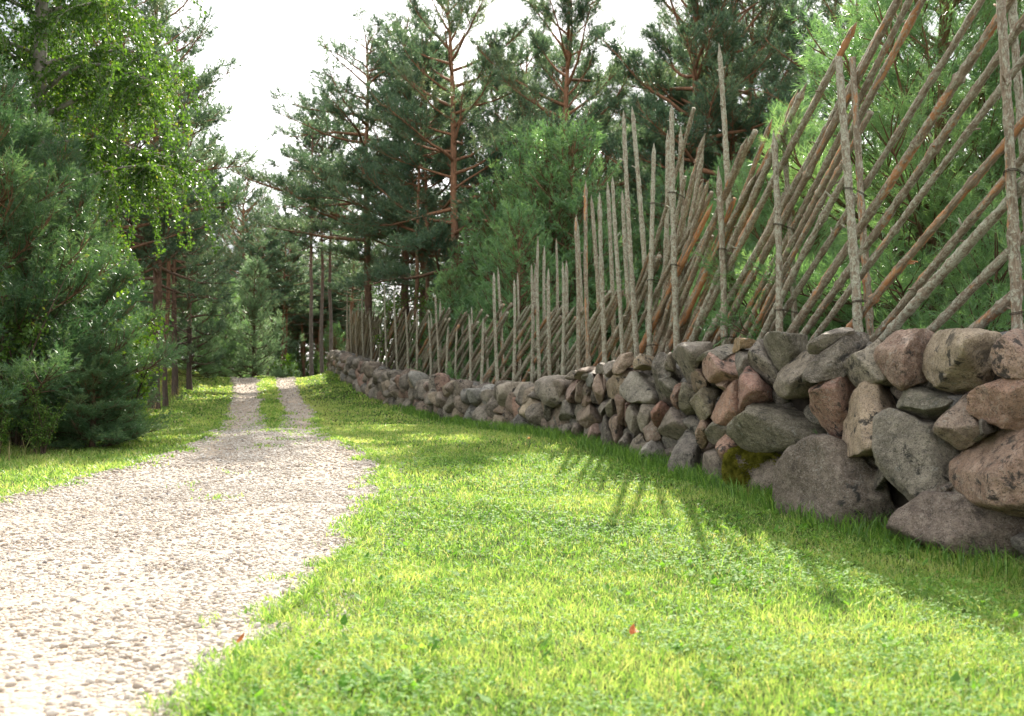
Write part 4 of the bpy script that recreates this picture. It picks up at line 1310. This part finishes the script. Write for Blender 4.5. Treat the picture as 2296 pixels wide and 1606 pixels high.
def make_birch(seed, H, Lmax, r0, lean, nb=34, lsz=.055, hang=(.5, 1.9), per=120):
    rng = np.random.default_rng(seed)
    tr, br = Acc(), Acc()
    n = 18; t = np.linspace(0, 1, n)
    TP = np.stack([lean[0] * H * t ** 1.6 + np.cumsum(rng.normal(0, .02, n)), lean[1] * H * t ** 1.6 + np.cumsum(rng.normal(0, .02, n)), t * H], 1)
    TP[:, :2] -= TP[0, :2]; TP[0, 2] = -.2
    tr.tube(TP, r0 * (1 - t) ** .8 + .012, 9, rng, .06)
    LP, LV = [], []
    az = 0
    for i in range(nb):
        tt = (i + rng.random()) / nb
        h = H * (.22 + .76 * tt)
        p = np.array([np.interp(h, TP[:, 2], TP[:, k]) for k in (0, 1)] + [h])
        az += 2.4 + rng.normal(0, .4)
        L = (Lmax * (1 - tt) ** .6 * (.5 + .5 * min(1, tt / .25)) + .5) * rng.uniform(.75, 1.15)
        BP = limb(p, [math.cos(az), math.sin(az), .75], L, 9, -1.0, rng, .07)
        br.tube(BP, np.linspace(.014 + .012 * L, .005, 10), 5)
        for j in range(int(12 + L * 9.0)):
            u = rng.uniform(.2, 1.0) * 9; k = min(int(u), 8)
            q = BP[k] + (BP[k + 1] - BP[k]) * (u - k)
            a = rng.random() * 6.28
            hl = rng.uniform(*hang) * (.6 + .4 * (1 - tt))
            HP = limb(q, [math.cos(a) * .9, math.sin(a) * .9, rng.uniform(-.2, .5)], hl, 6, -2.6, rng, .10)
            br.tube(HP, np.linspace(.005, .002, 7), 3)
            m = int(per * hl)
            uu = rng.uniform(.05, 1, m) * 6; kk = np.minimum(uu.astype(int), 5)
            LP.append(HP[kk] + (HP[kk + 1] - HP[kk]) * (uu - kk)[:, None] + rng.normal(0, .032, (m, 3)))
            LV.append(np.full(m, .45 + rng.normal(0, .18)))
    LP = np.concatenate(LP)
    V, q, v = leaves(LP, lsz, rng, .9, np.concatenate(LV))
    tr.V += br.V; tr.Q += [q + tr.n for q in br.Q]; tr.T += [q + tr.n for q in br.T]
    tv, tf = tr.data()
    return dict(trunk=(tv, tf, 'birch_bark'), crown=(V, [q], 'birch_leaf', v), n=len(LP))

def make_shrub(seed, H, W, stems, per, lsz, leaf='bright_leaf', asp=.75, v0=.5):
    rng = np.random.default_rng(seed)
    br = Acc(); LP = []
    for i in range(stems):
        a = rng.random() * 6.28
        sp = rng.uniform(.1, 1) * W / H
        SPn = limb(np.array([rng.normal(0, .08), rng.normal(0, .08), -.05]), [math.cos(a) * sp, math.sin(a) * sp, 1], H * rng.uniform(.6, 1.05), 7, -.15, rng, .10)
        br.tube(SPn, np.linspace(.012 + .005 * H, .004, 8), 5)
        for j in range(int(4 + H * 5)):
            u = rng.uniform(.2, 1) * 7; k = min(int(u), 6)
            q = SPn[k] + (SPn[k + 1] - SPn[k]) * (u - k)
            b = rng.random() * 6.28
            T = limb(q, [math.cos(b), math.sin(b), rng.uniform(0, .8)], rng.uniform(.2, .55) * (.5 + .25 * W), 4, .1, rng, .15)
            br.tube(T, np.linspace(.005, .002, 5), 3)
            uu = rng.uniform(.15, 1, per) * 4; kk = np.minimum(uu.astype(int), 3)
            LP.append(T[kk] + (T[kk + 1] - T[kk]) * (uu - kk)[:, None] + rng.normal(0, .04, (per, 3)))
    LP = np.concatenate(LP)
    V, q, v = leaves(LP, lsz, rng, .35, np.full(len(LP), v0), asp)
    bvv, bf = br.data()
    return dict(stems=(bvv, bf, 'twig'), foliage=(V, [q], leaf, v), n=len(LP))

PROTO = {}
def realise(key, d):
    PROTO[key] = {}
    for part, dat in d.items():
        if part == 'n': continue
        V, Fs_, mat = dat[:3]
        at = {"v": ('FLOAT', dat[3])} if len(dat) > 3 else None
        ob = mesh_obj(part, V, Fs_, M[mat], attrs=at, smooth=len(dat) == 3)
        PROTO[key][part] = ob.data
        bpy.data.objects.remove(ob)
def plant(key, name, px, Y, label, cat, group=None, scale=1.0, rot=0.0, X=None, dz=0.0, sink=0.0, sz=None):
    x = X_at(px, Y) if X is None else X
    r_ = empty(name, (x, Y, gz(x, Y) - sink + dz))
    r_.rotation_euler = (0, 0, rot)
    r_.scale = (scale, scale, scale if sz is None else sz)
    tag(r_, label, cat, group)
    for part, me in PROTO[key].items():
        o_ = bpy.data.objects.new(part, me)
        COL.objects.link(o_)
        o_.parent = r_
    return r_

# prototypes (each built once, copies share its mesh)
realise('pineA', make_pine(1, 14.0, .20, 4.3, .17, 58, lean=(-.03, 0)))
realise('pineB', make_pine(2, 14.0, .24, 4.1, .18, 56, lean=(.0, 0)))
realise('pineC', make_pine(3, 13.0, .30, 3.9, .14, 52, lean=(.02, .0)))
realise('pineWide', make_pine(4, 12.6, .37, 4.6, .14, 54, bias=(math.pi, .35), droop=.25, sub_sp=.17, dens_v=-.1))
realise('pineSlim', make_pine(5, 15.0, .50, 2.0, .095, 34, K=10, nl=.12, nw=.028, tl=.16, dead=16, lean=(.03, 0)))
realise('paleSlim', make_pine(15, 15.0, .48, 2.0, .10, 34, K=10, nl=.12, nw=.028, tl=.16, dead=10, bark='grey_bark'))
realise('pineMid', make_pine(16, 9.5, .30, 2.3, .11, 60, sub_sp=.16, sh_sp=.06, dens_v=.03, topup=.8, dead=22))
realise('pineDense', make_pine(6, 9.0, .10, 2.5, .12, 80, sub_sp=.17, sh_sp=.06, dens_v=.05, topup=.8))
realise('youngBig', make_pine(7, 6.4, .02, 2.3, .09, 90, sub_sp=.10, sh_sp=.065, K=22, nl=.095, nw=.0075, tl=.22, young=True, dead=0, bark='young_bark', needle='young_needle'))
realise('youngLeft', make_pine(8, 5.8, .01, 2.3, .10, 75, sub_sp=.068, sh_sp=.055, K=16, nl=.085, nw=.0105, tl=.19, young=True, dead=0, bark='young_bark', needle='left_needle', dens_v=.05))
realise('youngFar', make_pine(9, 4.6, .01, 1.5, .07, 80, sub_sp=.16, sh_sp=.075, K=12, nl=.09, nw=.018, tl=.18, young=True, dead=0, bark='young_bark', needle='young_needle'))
realise('youngPale', make_pine(19, 4.9, .0, 1.5, .07, 90, sub_sp=.15, sh_sp=.07, K=12, nl=.10, nw=.02, tl=.20, young=True, dead=0, bark='young_bark', needle='sunlit_pale_needle'))
realise('birch', make_birch(10, 13.5, 2.7, .15, (.05, -.05), nb=62))
realise('shrub', make_shrub(11, 1.7, 1.2, 14, 12, .085))
realise('sapling', make_shrub(12, 2.0, .6, 9, 16, .06, asp=.8, v0=.75))
realise('hazel', make_shrub(13, 3.6, 1.5, 16, 12, .075, leaf='birch_leaf'))

PI = math.pi
G_FENCE = "pines standing behind the pole fence"
# --- left of the track
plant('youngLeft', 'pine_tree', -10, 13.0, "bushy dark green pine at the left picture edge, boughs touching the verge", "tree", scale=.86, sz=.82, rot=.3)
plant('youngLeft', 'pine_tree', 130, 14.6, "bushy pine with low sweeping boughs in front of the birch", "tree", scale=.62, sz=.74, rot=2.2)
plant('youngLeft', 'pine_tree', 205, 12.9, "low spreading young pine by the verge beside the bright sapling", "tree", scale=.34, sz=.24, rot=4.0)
plant('birch', 'birch_tree', 80, 16.6, "tall birch with hanging leafy twigs above the bushy pines", "tree", rot=0.0)
plant('hazel', 'hazel_bush', 45, 12.7, "dark leafy bush inside the pine boughs at the left picture edge", "bush", rot=.5, scale=.72)
plant('hazel', 'hazel_bush', 95, 12.0, "low leafy undergrowth bush at the foot of the left bushy pines, nearest the verge", "bush", rot=1.7, scale=.27)
plant('hazel', 'hazel_bush', -10, 11.7, "small leafy bush cut by the left picture edge, under the boughs", "bush", rot=3.7, scale=.30)
plant('hazel', 'hazel_bush', 215, 16.8, "leafy bush with sunlit upper leaves behind the low pine boughs", "bush", rot=2.5, scale=.95)
plant('sapling', 'maple_sapling', 288, 14.2, "bright yellow-green sapling lit by the sun at the edge of the trees", "sapling")
plant('pineMid', 'pine_tree', 345, 24.0, "pointed dense pine rising beside the birch against the sky", "tree", scale=1.06, rot=1.0)
plant('pineMid', 'pine_tree', 250, 22.0, "dense pine half hidden behind the birch and the bushy pines", "tree", scale=.98, rot=2.6)
plant('pineSlim', 'pine_tree', 372, 25.5, "slim pine with a bare reddish stem at the foot of the left verge", "tree", scale=.62, rot=.5)
plant('pineDense', 'pine_tree', 425, 31.0, "dark pine leaning its boughs toward the track on the left", "tree", scale=.62, sz=.86, rot=3.6)
plant('pineMid', 'pine_tree', 392, 29.0, "dark pine between the slim reddish stem and the track", "tree", scale=.72, sz=.95, rot=5.1)
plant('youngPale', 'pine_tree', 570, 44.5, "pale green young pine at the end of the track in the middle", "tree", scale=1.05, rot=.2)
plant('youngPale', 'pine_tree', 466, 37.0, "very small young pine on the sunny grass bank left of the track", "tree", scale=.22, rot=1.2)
plant('youngFar', 'pine_tree', 425, 36.0, "lighter feathery pine at the back of the sunny bank", "tree", scale=.75, rot=2.0)
plant('youngFar', 'pine_tree', 505, 46.0, "darker young pine left of the pale green one at the track end", "tree", scale=1.0, rot=3.0)
plant('shrub', 'leafy_shrub', 648, 46.0, "round leafy shrub beside the right wheel track at the crest", "shrub", scale=.9)
plant('pineDense', 'pine_tree', 545, 60.0, "distant pointed pine above the track, tallest against the white sky", "tree", scale=1.45, rot=1.5)
plant('pineB', 'pine_tree', 580, 66.0, "distant pine with an open crown right of the pointed one", "tree", scale=.90, rot=2.5)
# --- right of the track, behind the fence
plant('pineWide', 'pine_tree', 824, 38.5, "dark broad pine reaching long boughs out over the track", "tree", G_FENCE, rot=0.1, scale=1.12, sz=1.0)
plant('pineA', 'pine_tree', 1024, 32.0, "tall pine with an open crown and straight reddish stem left of centre", "tree", G_FENCE, rot=.4, scale=.92)
plant('pineB', 'pine_tree', 1272, 31.0, "tall pine with a thick orange stem behind the middle of the fence", "tree", G_FENCE, rot=1.2, scale=.9)
plant('pineC', 'pine_tree', 1572, 29.0, "pine with a curved orange stem, left of a close pair", "tree", G_FENCE, rot=2.0)
plant('pineC', 'pine_tree', 1638, 30.5, "left stem of the close pair of orange pine stems", "tree", G_FENCE, rot=4.2, scale=.98)
plant('pineA', 'pine_tree', 1668, 31.5, "right stem of the close pair of orange pine stems", "tree", G_FENCE, rot=3.0, scale=.9)
plant('pineC', 'pine_tree', 1905, 27.0, "thin open pine seen above the tops of the nearest slanting poles", "tree", G_FENCE, rot=5.2, scale=.95)
plant('pineSlim', 'pine_tree', 930, 33.0, "left of two dark slim pine stems behind the far fence", "tree", G_FENCE, scale=.75, rot=1.0)
plant('pineSlim', 'pine_tree', 955, 34.0, "right of two dark slim pine stems behind the far fence", "tree", G_FENCE, scale=.78, rot=2.0)
plant('youngBig', 'pine_tree', 2090, 10.6, "bright green young pine with long needles behind the nearest slanting poles", "tree", G_FENCE, rot=.7)
plant('youngBig', 'pine_tree', 2340, 10.8, "shaded young pine behind the right end of the fence", "tree", G_FENCE, rot=2.7, scale=.95)
plant('youngBig', 'pine_tree', 1790, 14.6, "bright young pine showing through the poles left of the two tall uprights", "tree", G_FENCE, rot=4.0, scale=.72)
plant('youngBig', 'pine_tree', 1650, 16.6, "young pine with upright shoots behind the dense middle of the fence", "tree", G_FENCE, rot=5.0, scale=.55, sz=.66)
plant('youngFar', 'pine_tree', 1165, 22.8, "shaded young pine behind the fence between the two tall pines", "tree", G_FENCE, rot=1.0, scale=.95)
plant('youngFar', 'pine_tree', 1010, 26.5, "low dark young pine at the foot of the open-crowned pine", "tree", G_FENCE, rot=2.0, scale=.7)
plant('hazel', 'leafy_bush', 900, 30.0, "sunlit yellow-green leafy bush behind the far fence", "bush", rot=1.0, scale=.9)
plant('hazel', 'leafy_bush', 985, 31.5, "darker leafy bush right of the sunlit one behind the far fence", "bush", rot=2.0, scale=.8)
# pale multi-stemmed clump at the wall end
plant('paleSlim', 'pine_tree', 700, 48.0, "pale leaning pine stem at the far end of the wall", "tree", "pale stems at the wall end", scale=.9, rot=.2)
plant('paleSlim', 'pine_tree', 722, 49.0, "pale straight pine stem next to the end of the wall", "tree", "pale stems at the wall end", scale=.9, rot=2.2)
plant('paleSlim', 'pine_tree', 738, 50.0, "pale pine stem touching the end of the wall in the picture", "tree", "pale stems at the wall end", scale=.92, rot=4.2)
# wood beyond: pines nothing tells apart
rng = np.random.default_rng(21)
spots = []
for k in range(48): spots.append((rng.uniform(590, 800), rng.uniform(54, 84)))
spots = [(px, Y if not (-13.6 < X_at(px, Y) < -9.0 and Y < 66) else Y + 14) for px, Y in spots]
for (px, Y) in spots:
    plant('pineSlim', 'distant_pine', px, Y, "slim reddish pine stem in the dark wood beyond the track", "tree", "pines in the dark wood beyond the track", scale=rng.uniform(.85, 1.15), sz=rng.uniform(.56, .68), rot=rng.random() * 6.28)
for k in range(32):
    px = rng.uniform(840, 2500); Y = rng.uniform(37, 62)
    plant(('pineA', 'pineB', 'pineC', 'pineDense')[k % 4], 'background_pine', px, Y, "green pine deep in the wood behind the pole fence", "tree", "pines deep in the wood behind the fence", scale=rng.uniform(.7, .95), rot=rng.random() * 6.28)
for k, px in enumerate((900, 960, 1100, 1180, 1350, 1470, 1530, 1740)):
    plant(('pineB', 'pineA', 'pineC')[k % 3], 'background_pine', px + rng.uniform(-15, 15), rng.uniform(37, 43), "green pine deep in the wood behind the pole fence", "tree", "pines deep in the wood behind the fence", scale=rng.uniform(.92, 1.0), sz=(.95, .84, .92, .95, .70, .86, .95, 1.0)[k], rot=rng.random() * 6.28)
for k in range(7):
    px = rng.uniform(640, 800); Y = rng.uniform(52, 66)
    plant('hazel', 'leafy_bush', px, Y, "leafy bush low in the shade among the stems beyond the track", "bush", "bushes in the shade beyond the track", scale=rng.uniform(.5, .8), rot=rng.random() * 6.28)
for k in range(22):
    px = rng.uniform(-200, 395); Y = rng.uniform(27, 60)
    plant(('pineDense', 'pineC', 'pineB')[k % 3], 'background_pine', px, Y, "green pine deep in the wood on the left side", "tree", "pines deep in the wood on the left", scale=rng.uniform(.6, .85), rot=rng.random() * 6.28)

for k in range(20):
    px = rng.uniform(860, 1950); Y = rng.uniform(25, 40)
    if X_at(px, Y) < float(wallX(Y)) + 2.9: px += 140
    plant('youngFar', 'young_pine', px, Y, "young pine in the shade low behind the far part of the pole fence", "tree", "young pines in the shade behind the fence", scale=rng.uniform(.9, 1.5), rot=rng.random() * 6.28)
for k in range(10):
    px = rng.uniform(470, 810); Y = rng.uniform(58, 76)
    plant('youngFar', 'young_pine', px, Y, "young pine low in the dark wood beyond the end of the track", "tree", "young pines beyond the end of the track", scale=rng.uniform(.8, 1.3), rot=rng.random() * 6.28)
for k in range(16):
    px = rng.uniform(-120, 400); Y = rng.uniform(31, 46)
    plant('youngFar', 'young_pine', px, Y, "young pine in the shade among the stems of the left wood", "tree", "young pines in the shade of the left wood", scale=rng.uniform(.8, 1.4), rot=rng.random() * 6.28)
# far-off wood: one mass nobody could count
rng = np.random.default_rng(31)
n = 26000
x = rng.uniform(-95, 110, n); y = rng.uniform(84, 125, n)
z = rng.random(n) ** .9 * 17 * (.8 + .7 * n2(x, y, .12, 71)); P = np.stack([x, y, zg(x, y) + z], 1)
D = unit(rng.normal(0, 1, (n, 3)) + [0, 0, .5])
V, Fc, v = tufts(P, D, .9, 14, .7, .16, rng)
M['wood'] = leaf_mat("distant_wood", [(0, (.030, .040, .026)), (.6, (.055, .075, .045)), (1, (.09, .11, .06))], .15)  # foliage colour darkened to paint in the shade inside the wood
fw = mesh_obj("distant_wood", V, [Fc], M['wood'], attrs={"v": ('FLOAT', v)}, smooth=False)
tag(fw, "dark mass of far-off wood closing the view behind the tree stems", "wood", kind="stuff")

# ------------------------------------------------------------------ small things
def leaf_thing(px, py, label, size, col):
    Y = 3.0
    for _ in range(30):
        Y = (CAMZ - gz(X_at(px, Y), Y) - .03) * F / (py - HZ)
    x = X_at(px, Y)
    r_ = np.random.default_rng(int(px))
    an = np.linspace(0, 6.283, 13)[:-1]
    rr = size * (.55 + .45 * np.abs(np.cos(an * 1.5)))
    V = np.stack([np.cos(an) * rr, np.sin(an) * rr * .8, .012 * np.sin(an * 2) + .02 * np.cos(an)], 1)
    V = np.concatenate([V, [[0, 0, .006]]])
    f = np.stack([np.arange(12), np.roll(np.arange(12), -1), np.full(12, 12)], 1)
    ob = mesh_obj("fallen_leaf", V, [f], M['orange_leaf'], smooth=False)
    ob.location = (x, Y, gz(x, Y) + .055)
    ob.rotation_euler = (.5, .2, r_.random() * 6)
    tag(ob, label, "leaf")
leaf_thing(1422, 1425, "orange fallen leaf lying in the sunny lawn", .028, None)
leaf_thing(540, 1447, "small reddish fallen leaf at the edge of the gravel", .014, None)
Y = 13.0; x = X_at(1186, Y)
fl = empty("meadow_flower", (x, Y, gz(x, Y)))
tag(fl, "single small yellow flower on a thin stalk in front of the wall", "flower")
st = Acc(); st.tube(np.array([[0, 0, 0], [.01, 0, .06], [.0, .01, .13]]), [.004, .003, .003], 5)
v_, f_ = st.data()
mesh_obj("stalk", v_, f_, M['twig'], fl)
hv, hf = ICO[2]
mesh_obj("flower_head", hv * np.array([.022, .022, .016]) + np.array([0, .01, .14]), [hf], M['yellow_flower'], fl)
